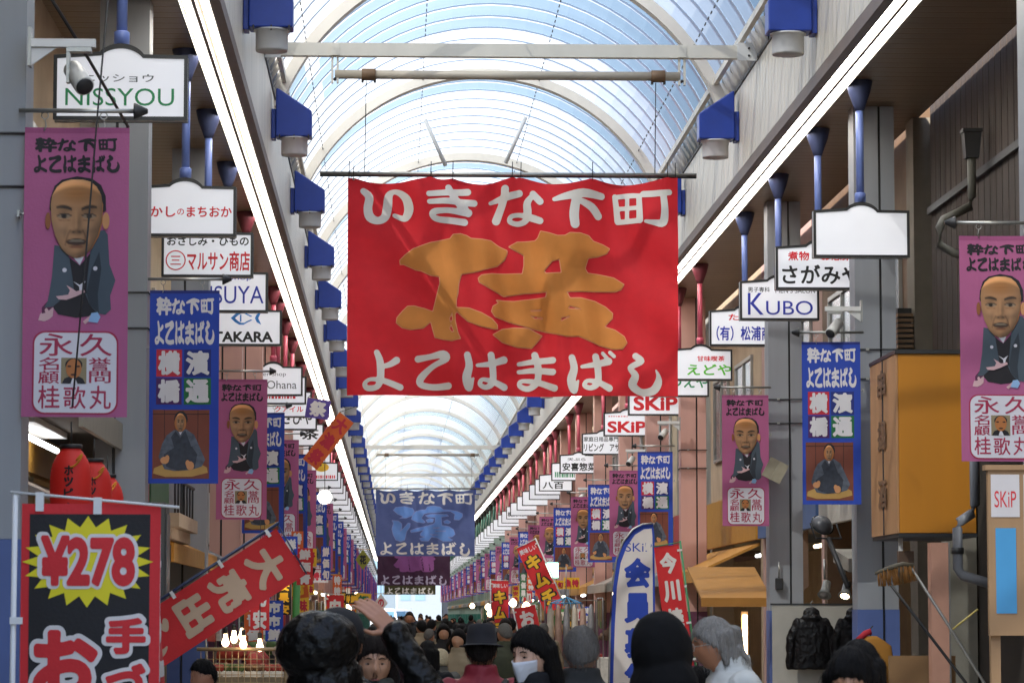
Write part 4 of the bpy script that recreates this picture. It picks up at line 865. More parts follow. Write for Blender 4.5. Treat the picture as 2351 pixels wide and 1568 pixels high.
def spot(x, y, z, lit, label):
    t = thing('spot_lamp', label, 'spot lamp', (x, y, z)); b = MB(); b.lathe([(.02,.20),(.05,.18),(.055,.05),(.085,-.02),(.08,-.022)], mat('lamp_grey', '#86857e', .4, .1), n=18); o = b.build('hood', t); o.rotation_euler = (R(-35), R(18), 0)
    b = MB(); b.lathe([(.0,-.04),(.06,-.02),(.066,0),(.0,.01)], M_BULB if lit else M_STEEL, n=16); o = b.build('bulb', t); o.rotation_euler = (R(-35), R(18), 0); b = MB(); b.tube([(0,0,.18),(0,.02,.42)], .012, M_STEEL, 8); b.build('stem', t)
spot(5.42, 37.4, H+.24, True, 'lit spot lamp under the shop eave right of the grey column'); spot(5.20, 37.6, H+.25, False, 'unlit spot lamp beside the lit one under shop eave')
t = thing('floodlight', 'round grey floodlight below the blue banner at the right', 'floodlight', (5.0, 36.2, H+1.06)); t.rotation_euler = (R(-38), 0, R(25)); b = MB(); b.lathe([(.0,.07),(.06,.06),(.12,.0),(.135,-.05),(.12,-.05)], mat('flood_grey', '#55565a', .3, .1), (0,0,0), 22, 'Y'); b.build('hood', t); b = MB(); b.lathe([(0,-.045),(.14,-.042),(.145,-.03)], M_GLASS, (0,0,0), 22, 'Y'); b.build('glass', t); b = MB(); b.tube([(-.18,0,0),(-.18,.03,-.2),(.18,.03,-.2),(.18,0,0)], .012, M_DARK, 6); b.build('yoke', t); b = MB(); b.tube([(0,.03,-.2),(0,.06,-.9)], .03, M_DARK, 8); b.build('post', t)
t = thing('shop_eave', 'grey metal shop eave with small hanging board behind grey right columns', 'eave', (5.35, 36.6, H+.5)); b = MB(); b.prismx([(0,0),(0,.16),(1.3,.3),(1.3,.14)], 0, .8, mat('grey_eave', '#8f8a80', .6, .12)); b.build('eave', t); b = MB(); b.box((.1,-.05,.32),(.62,-.02,.75), mat('grey_brown_board', '#6a625a', .6, .15)); b.build('board', t)
t = thing('plate_bundle', 'two tilted pale metal plates fixed on second grey right column', 'plates', (5.12, 42.1, H+1.97))
for k in range(2):
    b = MB(); b.box((-.09+k*.13,-.02-k*.03,-.14),(.05+k*.13,.0-k*.03,.14), mat('tarnished_plate', '#a09a86', .4, .25, 7)); o = b.build('plate', t); o.rotation_euler = (0, R(28), 0)
t = thing('conduit_box', 'small dark switch box on the second grey right column', 'switch box', (5.26, 42.55, H+.42)); b = MB(); b.box((-.05,-.05,-.08),(.05,.04,.08), M_DARK); b.build('case', t, .01); b = MB(); b.tube([(0,0,.08),(0,0,.3)], .012, M_STEEL, 8); b.build('conduit', t)
# ochre awning and stall between the pink and grey columns
t = thing('awning', 'ochre shop awning with brown side panel left of the grey column', 'awning', (4.55, 46.2, H+.12))
M_OCH = mat('ochre_canvas', '#a87632', .7, .14, 3)
b = MB(); b.prismx([(0,0),(0,.13),(2.2,.62),(2.2,.58),(.04,.1),(.04,0)], 0, 1.05, M_OCH); b.build('canvas', t)
b = MB(); b.prism([(1.06,0),(1.0,.6),(1.6,1.15),(1.6,.3),(1.2,0)], 0, .05, mat('brown_side_panel', '#6d5646', .7, .15)); b.build('side_panel', t)
b = MB(); b.tube([(1.06,-.02,0),(1.02,-.02,.58)], .02, M_STEEL, 6); b.build('edge_tube', t)
t = thing('wall_tube_lamp', 'vertical warm tube lamp beside the old woman under awning', 'lamp', (5.22, 46.4, H-.35)); b = MB(); b.tube([(0,0,-.5),(0,0,.35)], .035, M_WARM, 10); b.build('tube', t); b = MB(); b.box((-.05,.04,-.55),(.05,.07,.4), M_WOOD); b.build('backing', t)
def cctv(x, y, z, label, side, aim=(.5, -1, -.75), s=1.0):
    t = thing('security_camera', label, 'security camera', (x, y, z)); q = side
    b = MB(); b.box((min(0, q*.40)*s, -.03, .0), (max(0, q*.40)*s, .03, .05), M_WHITE); b.box((-.01, -.05, -.12), (.01, .05, .12), M_STEEL); b.prism([(0, -.004), (q*.16*s, -.004), (0, -.12)] if q > 0 else [(0, -.004), (0, -.12), (q*.16*s, -.004)], -.012, .012, M_WHITE); b.build('arm', t)
    b = MB(); xx = q*.30*s; b.box((xx-.075, -.04, -.03), (xx+.075, .04, -.004), M_STEEL); b.box((xx-.075, -.035, -.22), (xx-.055, .035, -.032), M_STEEL); b.build('cradle', t)
    d = Vector(aim).normalized(); p = Vector((xx+.0, -.02, -.19)); b = MB(); b.tube([p-d*.13, p-d*.125, p+d*.12, p+d*.125], [.03, .058, .062, .058], mat('camera_shell', '#c4c3bf', .35, .06), 18); h = b.build('shell', t)
    b = MB(); b.tube([p+d*.126, p+d*.132], [.054, .05], M_DARK, 18); b.build('lens', t)
cctv(-2.24, 18.95, H+3.46, 'white security camera on a bracket in front of the green lettered sign', 1)
cctv(5.12, 33.9, H+3.32, 'white security camera on the first grey right column above blue banner', -1, (-.7, -1, -.8))
cctv(5.10, 55.5, H+3.4, 'small security camera on the nearest pink right column', -1, (-.6, -1, -.7)); cctv(5.10, 63.2, H+3.3, 'small security camera right of the red lettered signs', -1, (-.6, -1, -.7))
cctv(5.10, 79.8, H+3.2, 'tiny security camera farther along the pink right columns', -1, (-.6, -1, -.7))

# ------------------------------------------------------------ nobori flags and hanging pennants
def nobori(x, y, ztop, w, h, base, chars, ink, label, tilt=0, rz=0, pole=M_WHITE, pole_right=False, outl=None, head=None, plen=None, cell=None, bow=.03, cat='flag'):
    t = thing('nobori_flag', label, cat, (x, y, ztop), 0); t.rotation_euler = (0, R(tilt), R(rz))
    p = Paint(); p.grid(0, -h, w, 0, 6, 18, base); n = len(chars); c = cell or h/n*.96; m = .10*w
    for i, ch in enumerate(chars):
        z1 = -.05*h-(h*.92)*i/n if not head else -.16*h-(h*.8)*i/n; z0 = z1-c*.9
        if outl: p.fit(glyph(ch, .115, 36, 6), (m*.6, z0-.02*c, w-m*.6, z1+.02*c), outl, 2)
        p.fit(brush(ch, 14, 0, 6) if ch in BR else glyph(ch, .055, 36, 6), (m*1.6, z0+.02*c, w-m*1.6, z1-.02*c), ink, 4)
    if head: p.line(head, (.05*w, -.12*h, .95*w, -.04*h), F_WHITE, 2, .02)
    p.cut(4, 14).warp(lambda a, z: bow*math.sin(z*4+a*3)*a/w+.4*bow*math.sin(a*9))
    part('cloth', p.mesh('cloth'), t); px = w+.03 if pole_right else -.03; q = MB(); L = plen or ztop*.999
    q.tube([(px, 0, .05), (px, 0, -L)], .014, pole, 8); q.build('pole', t); q = MB(); q.tube([(px, 0, .03), (w if not pole_right else -.01, 0, .03-.02)], .008, pole, 6); q.build('crossbar', t)
    for k in range(4): q = MB(); zz = -.04*h-k*h*.3; q.box((min(px, px+(.05 if not pole_right else -.05))-.01, -.016, zz-.03), (max(px, px+(.05 if not pole_right else -.05))+.01, .006, zz), M_WHITE); q.build('loop', t)
    return t
F_FRED = cloth('scarlet_flag', '#cf2a2e', .08); F_FYEL = mat('flag_yellow', '#e8b52a', .7, .05); F_BEIGE = mat('flag_beige', '#c6ab92', .75, .06); F_FW = mat('flag_white', '#dcd6d2', .75, .05); F_BLK = cloth('black_flag', '#1c1a1c', .1)
# price flag at the left
t = thing('price_flag', 'black and red price flag with yellow starburst and red number', 'flag', (-1.615, 13.6, H-1.32))
p = Paint(); W_, H_ = .60, 1.80; p.grid(0, 0, W_, H_, 6, 18, F_FRED); Y_ = lambda v: H_-(v-1150)/525.7
X_ = lambda v: (v-45)/525.7
p.poly([(.035,.03),(.555,.03),(.555,H_-.045),(.035,H_-.045)], F_BLK, 1)
cx, cy = 196, 1282; star = []
for k in range(40):
    a = 2*math.pi*k/40; q = 1 if k % 2 == 0 else .76; star.append((X_(cx+150*q*math.cos(a)*(1 if abs(math.cos(a)) < .7 else .99)), Y_(cy-(104)*q*math.sin(a))))
p.poly(star, mat('starburst_yellow', '#e2d21e', .7, .04), 2)
p.fit(glyph('￥278'.replace('￥', '¥'), .10, 150, 8), (X_(79), Y_(1345), X_(312), Y_(1214)), F_FW, 4); p.fit(glyph('¥278', .045, 150, 8), (X_(90), Y_(1338), X_(304), Y_(1222)), F_FRED, 6)
for ch, bx in (('お', (70, 1432, 226, 1600)), ('手', (236, 1405, 334, 1495)), ('づ', (236, 1508, 334, 1600)), ('く', (236, 1612, 334, 1700)), ('に', (80, 1625, 220, 1760)), ('ぎ', (80, 1790, 220, 1930)), ('り', (80, 1950, 220, 2070))):
    for wt, m, ly, e in ((.125, F_FW, 4, 6), (.055, F_FRED, 6, -4)): p.fit(glyph(ch, wt, 60, 8), (X_(bx[0]-e), Y_(bx[3]+e), X_(bx[2]+e), Y_(bx[1]-e)), m, ly)
p.cut(6, 18).warp(lambda x, z: .012*math.sin(z*3.5)+.01*math.sin(x*8+z*2)); part('cloth', p.mesh('cloth'), t)
b = MB(); b.tube([(-.03, 0, H_+.05), (-.035, 0, -(H-1.32))], .0125, M_WHITE, 10); b.build('pole', t); b = MB(); b.tube([(-.05, -.01, H_+.05), (.68, -.01, H_-.015)], .006, M_WHITE, 8); b.build('crossbar', t)
for x in (.06, .31): b = MB(); b.box((x, -.02, H_-.03-x*.05), (x+.035, .004, H_+.055-x*.09), M_WHITE); b.build('loop', t)
for z in (1.28, .7): b = MB(); b.box((-.045, -.02, z), (.01, .004, z+.03), M_WHITE); b.build('loop', t)
nobori(-1.065, 14.1, H+.31, .5, 1.7, F_FRED, 'おにぎり', F_FW, 'red flag seen almost edge on beside the black price flag', 0, 94)
t = thing('projecting_sign', 'dark grey projecting sign case fixed to the second grey left column', 'sign case', (-2.265, 27.9, 0)); b = MB(); b.box((0,0,1.35),(.225,.5,H+1.0), mat('dark_grey_case', '#4c4d4c', .5, .12)); b.build('case', t, .012); b = MB(); b.box((.228,.05,1.5),(.236,.45,H+.9), mat('grey_sign_panel', '#626260', .4, .1)); b.build('panel', t); b = MB(); b.box((.03,.501,1.5),(.09,.72,1.6), M_DARK); b.build('bracket', t)
for k, (x, y, z, sc_, lb) in enumerate(((-2.44, 23.6, H+.95, 1.0, 'nearest and largest red paper lantern beside the left banner'), (-2.44, 25.4, H+.95, .95, 'middle red paper lantern with yellow swirl partly behind the nearest'), (-2.47, 26.9, H+.90, .92, 'farthest red paper lantern of three, touching the grey column'))):
    t = thing('paper_lantern', lb, 'lantern', (x, y, z), 0, 'red paper lanterns'); t.scale = (sc_,)*3
    b = MB(); pr = [(.08, -.30)]+[((.155*(1-abs(u)**3.2*.55))+.004*(i % 2), u*.29) for i, u in enumerate([-1+2*k/36 for k in range(37)])]+[(.08, .30)]
    b.lathe(pr, mat('red_lantern_paper', '#c42620', .6, .1, 5, emit=.03), n=28); b.build('paper', t)
    for z_ in (-.33, .295): b = MB(); b.lathe([(.078, 0), (.085, .005), (.085, .03), (.078, .035)], M_DARK, (0, 0, z_), 20); b.build('rim', t)
    b = MB(); b.tube([(0, 0, .33), (0, 0, .5)], .006, M_DARK, 6); b.build('cord', t)
    p = Paint()
    for j, ch in enumerate('ホッピー'):
        if ch == 'ー': p.poly([(-.008, -.19), (.010, -.20), (.010, -.12), (-.006, -.11)], K_BLACK, 1)
        else: p.fit(glyph(ch, .04, 26, 5), (-.035, .09-j*.085, .035, .165-j*.085), K_BLACK, 1)
    p.cut(6, 2); p.v = [(.159*math.sin(xx/.159), -.162*math.cos(xx/.159)-.002, zz) for xx, yy, zz in p.v]; o = part('lettering', p.mesh('lettering'), t)
    b = MB(); b.tube([(.10*math.cos(a*.9-1.0), -.165-.0*a, .20+.05*math.sin(a*1.7)) for a in [k_*.25 for k_ in range(12)]], .008, mat('gold_swirl', '#d9902a', .6, .05), 6); b.build('swirl', t)
t = thing('fluorescent_lamp', 'lit fluorescent tube under the left shop ceiling above lanterns', 'lamp', (-3.1, 25.2, H+1.5)); b = MB(); b.tube([(0,0,0),(.12,2.4,-.06)], .024, M_COOL, 10); b.build('tube', t); b = MB(); b.box((-.06,0,.05),(.2,2.5,.1), M_WHITE); b.build('housing', t)
t = thing('shop_canopy', 'dark low canopy with pale edge behind the red lanterns', 'canopy', (-3.28, 25.0, H+1.6)); b = MB(); b.box((0,0,0),(.75,9,.10), mat('dark_eave', '#4a4238', .7, .2)); b.build('deck', t); b = MB(); b.box((.752,0,-.10),(.79,9,.14), mat('pale_edge', '#a59d8c', .6, .12)); b.build('edge', t)
nobori(-1.02, 27.0, H+.74, .47, 1.62, F_FRED, '大売出し', F_BEIGE, 'red sale flag with beige brush characters leaning out diagonally over the street', 57, 0, mat('dark_blue_pole', '#2d3a5a', .4, .1), False, None, None, 1.75, .36, .05)
t = thing('balcony', 'beige moulded shop balcony ledge behind the grey left columns', 'balcony', (-2.75, 32.0, H+.78)); b = MB(); b.box((0,0,.12),(.55,3.0,.26), mat('beige_moulding', '#c7a98a', .7, .1)); b.box((.0,.02,0),(.47,2.98,.118), MATS['beige_moulding']); b.build('ledge', t); b = MB()
for k in range(7): b.tube([(.5,.1+k*.46,.262),(.5,.1+k*.46,.62)], .012, M_DARK, 6)
b.tube([(.5,0,.62),(.5,3,.62)], .02, M_DARK, 8); b.build('railing', t); b = MB(); b.tube([(.2,-.05,-.25),(.2,-.05,-.9)], .03, M_WARM, 8); b.build('lamp_tube', t)
for k, (x, y, z) in enumerate(((-1.61, 30, -.25), (-1.56, 30.6, -.22), (-1.45, 30.2, -.27), (-1.30, 30.4, -.30), (-1.52, 31.4, -.2))):
    t = thing('bare_bulb', f'glowing bare bulb under the red sale flag, {ORD[k]} from the left', 'bulb', (x, y, H+z), 0, 'bulbs over the left stall'); b = MB(); b.lathe([(0,-.055),(.02,-.05),(.034,-.025),(.034,-.005),(.02,.035),(.017,.07)], M_BULB, n=14); b.build('glass', t); b = MB(); b.lathe([(.02,.068),(.022,.12),(.01,.13)], M_DARK, n=10); b.build('socket', t); b = MB(); b.tube([(0,0,.13),(0,0,.6)], .005, M_DARK, 5); b.build('cord', t)
t = thing('stall_counter', 'market stall counter with tan wire front below the bulbs', 'stall', (-1.9, 30.3, 0)); b = MB(); b.box((0,.0,.0),(.9,1.6,1.15), mat('stall_cloth', '#8a7b63', .8, .25, 12)); b.build('counter', t); b = MB(); b.tube([(0,-.04,1.42),(.8,-.04,1.42),(.86,-.04,1.35),(.86,-.04,.2)], .018, mat('tan_wire', '#a08a6a', .5, .1), 8); b.build('frame', t)
b = MB()
for k in range(14): b.tube([(.04+k*.06,-.035,.2),(.04+k*.06,-.035,1.40)], .004, MATS['tan_wire'], 4)
for k in range(16): b.tube([(0,-.03,.2+k*.075),(.85,-.03,.2+k*.075)], .004, MATS['tan_wire'], 4)
b.build('mesh', t)
for k in range(9):
    t = thing('market_produce_tray', f'tray of mixed goods on the left stall, {ORD[k]} from its outer end', 'tray', (-1.86+.1*(k % 4)*2, 30.5+.45*(k//4), 1.152), 0, 'trays on the left stall'); b = MB(); b.box((0,0,0),(.17,.3,.05), M_WHITE); b.build('tray', t)
    b = MB(); cc = mat(['produce_red', 'produce_green', 'produce_brown'][k % 3], ['#8c3026', '#4a5e2c', '#6b4a2e'][k % 3], .6, .3, 20)
    for q in range(7): b.lathe([(0,-.04),(.03,-.02),(.035,.0),(.02,.03),(0,.035)], cc, (.03+.025*q, rnd.uniform(.06,.24), .085), 8)
    b.build('goods', t)
tubes('hanging_cable', 'thin black cable hanging in front of the first mauve banner', 'cable', [(-1.72,18.6,H+3.9),(-1.79,18.6,H+3.0),(-1.86,18.6,H+2.0),(-1.92,18.6,H+1.23)], .006, M_DARK, 6)
tubes('blue_wire', 'sagging dark cable across the upper left above the camera', 'cable', [(-2.2,19,H+3.9),(-2.0,20,H+3.6),(-1.9,22,H+3.45),(-2.3,24.5,H+3.6)], .012, M_DARK, 6)
# right nobori
nobori(3.75, 45, H+.97, .36, 1.75, F_FRED, '今川焼き', F_FW, 'scarlet flag with white brush characters on a green pole in front of pink column', -7, 0, mat('green_flag_pole', '#3c8a5c', .4, .1), True, None, None, None, .36, .02)
t = thing('feather_flag', 'white feather flag with thick blue border and blue vertical characters', 'flag', (3.44, 50, 0)); t.scale = (1.12, 1, 1)
o = [(.0, .3), (.03, 1.6), (.06, 2.2), (.12, 2.62), (.22, 2.92), (.36, 3.12), (.50, 3.20), (.64, 3.21), (.66, 3.0), (.66, .3)]
p = Paint(); p.poly(o, F_BLUE, 0); p.poly([(.05, .33), (.085, 1.6), (.115, 2.2), (.17, 2.58), (.26, 2.84), (.38, 3.03), (.51, 3.12), (.62, 3.13), (.63, 3.0), (.63, .33)], F_FW, 2)
p.word('SKiP', (.24, 2.76, .62, 2.9), F_BLUE, 3)
for k, ch in enumerate('会員募集'): p.fit(glyph(ch, .05, 36), (.22, 2.18-k*.56, .60, 2.66-k*.56), F_BLUE, 3)
p.cut(4, 12).warp(lambda x, z: .03*math.sin(z*2+x*3)); part('cloth', p.mesh('cloth'), t); b = MB(); b.tube([(x-.012, 0, z) for x, z in [(0, 0)]+o[:8]], .014, M_STEEL, 8); b.build('pole', t); b = MB(); b.lathe([(.2, 0), (.2, .06), (.03, .09)], M_DARK, n=18); b.build('base', t)
nobori(2.78, 71, H+1.5, .46, 1.62, F_FRED, 'キムチ', F_FYEL, 'red flag with yellow outlined kana tilted steeply over the right side', -24, 0, M_WHITE, True, K_BLACK, '美味しい', 1.9, .40)
nobori(2.65, 85, H+.92, .46, 1.6, F_FRED, 'キムチ', F_FYEL, 'red flag with yellow kana standing upright beside the crowd', 0, 0, M_WHITE, False, K_BLACK, '美味しい', None, .42)
nobori(2.50, 65, H+.12, .44, 1.4, F_FRED, 'おでん', F_FW, 'red flag with one white kana above the masked woman', -12, 0, M_WHITE, False, None, None, 1.8, .42)
def pennant(x, y, z, w, h, base, chars, ink, label, tilt=0, shape='rect'):
    t = thing('hanging_pennant', label, 'pennant', (x, y, z)); t.rotation_euler = (0, R(tilt), 0); p = Paint(); p.step = .003
    if shape == 'rect': p.poly([(-w/2, 0), (w/2, 0), (w/2, h), (-w/2, h)], base, 0)
    else: p.poly([(0, 0), (w/2, h/2), (0, h), (-w/2, h/2)], base, 0)
    for i, ch in enumerate(chars): c = h/len(chars)*(.8 if shape == 'rect' else .45); z0 = h-(i+.5)*h/len(chars)-c/2; p.fit(glyph(ch, .05, 30), (-w*(.36 if shape == 'rect' else .22), z0, w*(.36 if shape == 'rect' else .22), z0+c), ink, 2)
    part('cloth', p.mesh('cloth'), t); b = MB(); b.tube([(-w*.5 if shape == 'rect' else 0, .01, h), (0, .01, h+.25)], .006, M_DARK, 5); b.build('cord', t); b = MB(); b.tube([(-w/2, .012, h), (w/2, .012, h)], .01, M_WOOD, 6); b.build('batten', t)
pennant(-1.38, 55, H+3.45, .42, .34, cloth('violet_flag', '#5c4a9a', .1), '祭', F_FW, 'purple festival pennant with white character under left strip light', 8)
pennant(-1.50, 55.2, H+2.65, .32, 1.05, cloth('orange_flag', '#d8622a', .1), '大漁祭', K_CRIM, 'narrow orange pennant slanting below the purple one', 38)
pennant(-.70, 70, H+1.0, .34, .46, mat('olive_flag', '#8c8a2e', .7, .1), '花', K_BLACK, 'olive diamond pennant with dark character on the left', 0, 'diamond')
pennant(-.62, 62, H+.10, .30, .32, F_FYEL, '祝', K_GREEN, 'yellow square pennant with green character near the raised hand', 4)
pennant(-.27, 64, H+.05, .28, .38, F_FW, 'の', K_CRIM, 'white diamond pennant with red mark near the raised hand', 0, 'diamond')
pennant(-1.62, 48, H+.50, .26, .26, F_BLK, '福', F_BEIGE, 'black square pennant tilted, hanging by the green post', 32)
pennant(-1.42, 50, H+.56, .2, .22, F_BLK, '寿', F_BEIGE, 'smaller black pennant right of the first black one', 20)
pennant(-1.55, 50.5, H+.26, .36, .26, MATS['orange_flag'], '市', F_FYEL, 'orange fringed cloth below the black pennants', -8)
nobori(-1.9, 44, H-.12, .22, 1.1, F_BLK, '亀池', F_FW, 'narrow black vertical board with white characters on the left', 0, 0, M_DARK, False, None, None, 1.6, .3)
nobori(-1.25, 58, H+.36, .32, 1.3, F_FRED, '安売', F_FW, 'plain red flag standing behind the black capped man', 0, 0, M_WHITE, False, None, None, None, .4)
t = thing('paper_globe_lamp', 'glowing white globe lamp among the left banners', 'lamp', (-1.34, 60, H+2.25)); b = MB(); b.lathe([(0,-.14),(.08,-.115),(.135,-.04),(.135,.04),(.08,.115),(0,.14)], mat('globe_light', (1,.93,.74), .5, 0, emit=1.2), n=20); b.build('globe', t); b = MB(); b.tube([(0,0,.14),(0,0,.9)], .008, M_DARK, 6); b.build('cord', t)
for k, (x, y, z) in enumerate(((3.5, 92, .35), (3.3, 78, .2), (3.6, 120, .3), (3.2, 104, .05), (3.5, 140, .4), (-1.2, 100, .6), (-1.15, 120, .35), (-1.25, 84, .15))):
    t = thing('market_lamp', f'glowing round market lamp above the far crowd, {["beside the upright red flag","above the small red flag","by the pink column row","low over the heads at right","far down the right","high on the far left","mid left near the stalls","low on the left"][k]}', 'lamp', (x, y, H+z), 0, 'glowing market lamps'); b = MB(); b.lathe([(0,-.12),(.07,-.1),(.11,-.03),(.10,.04),(.05,.1),(.03,.12)], M_BULB, n=14); b.build('globe', t); b = MB(); b.tube([(0,0,.12),(0,0,.8)], .008, M_DARK, 5); b.build('cord', t)
# clothes rail with hanging clothes on the right, mid distance
t = thing('clothes_rail', 'clothes rail with pale garments beside the feather flag', 'clothes rail', (2.9, 60, 0)); b = MB(); b.tube([(0,0,0),(0,0,H+.28),(1.0,.3,H+.28),(1.0,.3,0)], .02, M_STEEL, 8); b.build('frame', t)
for k in range(6): b = MB(); x = .1+k*.16; b.rings([[(x+hw*math.cos(a), x*.3+.1*math.sin(a), z) for a in [2*math.pi*j/12 for j in range(12)]] for z, hw in ((H-1.0,.075),(H-.2,.07),(H+.1,.05),(H+.2,.02))], mat(['pale_dress', 'pink_dress', 'grey_dress'][k % 3], ['#c9bfae', '#b89888', '#8f8e90'][k % 3], .8, .2, 8)); b.build('garment', t)
t = thing('net_rack', 'blue wire rack hung with small goods above the clothes rail', 'rack', (3.25, 59, H+.22)); b = MB()
for k in range(14): a = 2*math.pi*k/14; b.tube([(0,0,.12),(.3*math.cos(a),.3*math.sin(a),0),(.33*math.cos(a),.33*math.sin(a),-.1)], .008, mat('blue_wire_paint', '#3a8ab8', .4, .1), 5)
b.tube([(.3*math.cos(2*math.pi*k/20), .3*math.sin(2*math.pi*k/20), 0) for k in range(21)], .01, MATS['blue_wire_paint'], 6); b.build('wire', t); b = MB(); b.tube([(0,0,.12),(0,0,.7)], .01, M_STEEL, 5); b.build('cord', t)
t = thing('green_box_sign', 'pale green lit box sign between the right banners', 'box sign', (3.72, 78, H+.9)); b = MB(); b.box((0,0,0),(.4,.1,.42), M_DARK); b.build('case', t); b = MB(); b.box((.02,-.01,.02),(.38,-.002,.40), mat('green_lit_face', (.45,.9,.68), .5, 0, emit=1.2)); b.build('face', t)

# ------------------------------------------------------------ beyond the far end
t = thing('delivery_bus', 'white minibus crossing the street at the far bright end', 'bus', (-.2, 322, 0)); b = MB(); b.prism([(-2.2,.35),(2.2,.35),(2.25,1.4),(2.0,2.35),(-2.1,2.4),(-2.25,1.3)], 0, 1.8, mat('white_van_paint', '#e4e6ea', .3, .03)); b.build('body', t, .05)
for x in (-1.9, -.75, .45, 1.45): b = MB(); b.box((x,-.02,1.4),(x+(.95 if x < 1 else .5),-.004,2.1), mat('blue_glass', '#5a7f9c', .1, .05)); b.build('window', t)
for x in (-1.4, 1.4): b = MB(); b.lathe([(.2,-.1),(.34,-.09),(.34,.09),(.2,.1)], M_DARK, (x,.05,.35), 18, 'Y'); b.build('wheel', t)
for k, (x0, x1, y0, hh, c, lb) in enumerate(((-9, .2, 345, 16, '#66727c', 'pale blue office block beyond the far end of arcade'), (.4, 5.2, 342, 22, '#7b8288', 'light grey tower block beyond the far end of arcade'), (5.4, 16, 348, 14, '#77706c', 'low beige block beyond the far right end'))):
    t = thing('far_building', lb, 'building', (x0, y0, 0)); wm = mat(f'far_wall_{k}', c, .7, .08); b = MB(); b.box((0,0,0),(x1-x0,10,hh), wm); b.build('wall', t); n = 0
    for zf in range(1, int(hh/3.4)):
        for j in range(int((x1-x0)/1.6)): b = MB(); b.box((.3+j*1.6,-.03,zf*3.3),(1.4+j*1.6,-.004,zf*3.3+1.7), mat('far_window', '#6f8796', .15, .1)); b.build('window', t)

# ------------------------------------------------------------ people: closed volumes fused into one skin, clothes and hair as children
SKIN = mat('skin', '#b88a6c', .5, .08, 14); SKIN2 = mat('warm_skin', '#a87456', .5, .08, 14); SKINP = mat('pale_skin', '#c49c84', .5, .08, 14)
M_HAIRB = mat('black_hair', '#0c0a0a', .62, .4, 60, bump=.5, bscale=70, stretch=(4, 4, .4), spec=.15); M_HAIRW = mat('grey_white_hair', '#8a8782', .75, .35, 40, bump=.6, bscale=60, stretch=(4, 4, .5), spec=.15); M_HAIRG = mat('grey_hair', '#6b6762', .75, .4, 50, bump=.6, bscale=60, stretch=(4, 4, .5), spec=.15); M_HAIRD = mat('dark_brown_hair', '#1e1612', .6, .4, 60, bump=.5, bscale=70, stretch=(4, 4, .4), spec=.15)
M_TROU = mat('dark_trousers', '#25262b', .8, .2, 10); M_SHOE = mat('black_shoe', '#151515', .4, .1)
M_LEATH = mat('black_leather', '#0b0a09', .40, .4, 9, bump=.6, bscale=30, spec=.2)
def cap(b, p, q, r0, r1, n=14, m=None):
    p, q = Vector(p), Vector(q); d = (q-p); L = d.length; d = d.normalized() if L > 1e-6 else Vector((0, 0, 1))
    u = d.cross(Vector((.3, .2, 1))).normalized(); v = d.cross(u); rs = []
    for c, r, a in [(p, r0, k) for k in (-85, -60, -35, -10)]+[(q, r1, k) for k in (10, 35, 60, 85)]:
        cc = c+d*(r*math.sin(R(a))); rr = r*math.cos(R(a)); rs.append([cc+(u*math.cos(2*math.pi*k/n)+v*math.sin(2*math.pi*k/n))*rr for k in range(n)])
    b.rings(rs, m or SKIN)
def ell(b, c, r, M=None, n=18, k=10, m=None):
    rs = []
    for i in range(1, k):
        t = -math.pi/2+math.pi*i/k; ring = []
        for j in range(n):
            a = 2*math.pi*j/n; p = Vector((r[0]*math.cos(t)*math.cos(a), r[1]*math.cos(t)*math.sin(a), r[2]*math.sin(t)))
            if M: p = M @ p
            ring.append(p+Vector(c))
        rs.append(ring)
    b.rings(rs, m or SKIN)
def g2(x, z, cx, cz, sx, sz): return math.exp(-((x-cx)/sx)**2-((z-cz)/sz)**2)
def head_pt(dx, dy, dz):              # unit direction, face towards -Y
    x, y, z = dx*.076, dy*.096, dz*.118
    low = max(0, -dz)
    x *= 1-.34*low**1.6; 
    if y < 0: y *= 1-.10*low**2
    else: y *= 1-.22*low
    if dy < 0:
        f = min(1, -dy*1.6)
        y -= f*(.023*g2(x, z, 0, -.022, .011, .020)+.010*g2(x, z, 0, .008, .008, .03)+.006*g2(x, z, 0, .036, .05, .012)+.007*g2(x, z, 0, -.062, .022, .012)+.008*g2(x, z, 0, -.100, .02, .014)+.004*g2(abs(x), z, .042, -.02, .016, .02)-.010*g2(abs(x), z, .031, .010, .014, .010))
    return Vector((x, y, z))
def head_into(b, T, n=44, k=34, m=None):
    rs = []
    for i in range(1, k):
        t = -math.pi/2+math.pi*i/k; rs.append([T @ head_pt(math.cos(t)*math.cos(a), math.cos(t)*math.sin(a), math.sin(t)) for a in [2*math.pi*j/n for j in range(n)]])
    b.rings(rs, m or SKIN)
    for s in (-1, 1): ell(b, T @ Vector((s*.076, .012, -.004)), (.010, .020, .032), T.to_3x3(), 10, 6)
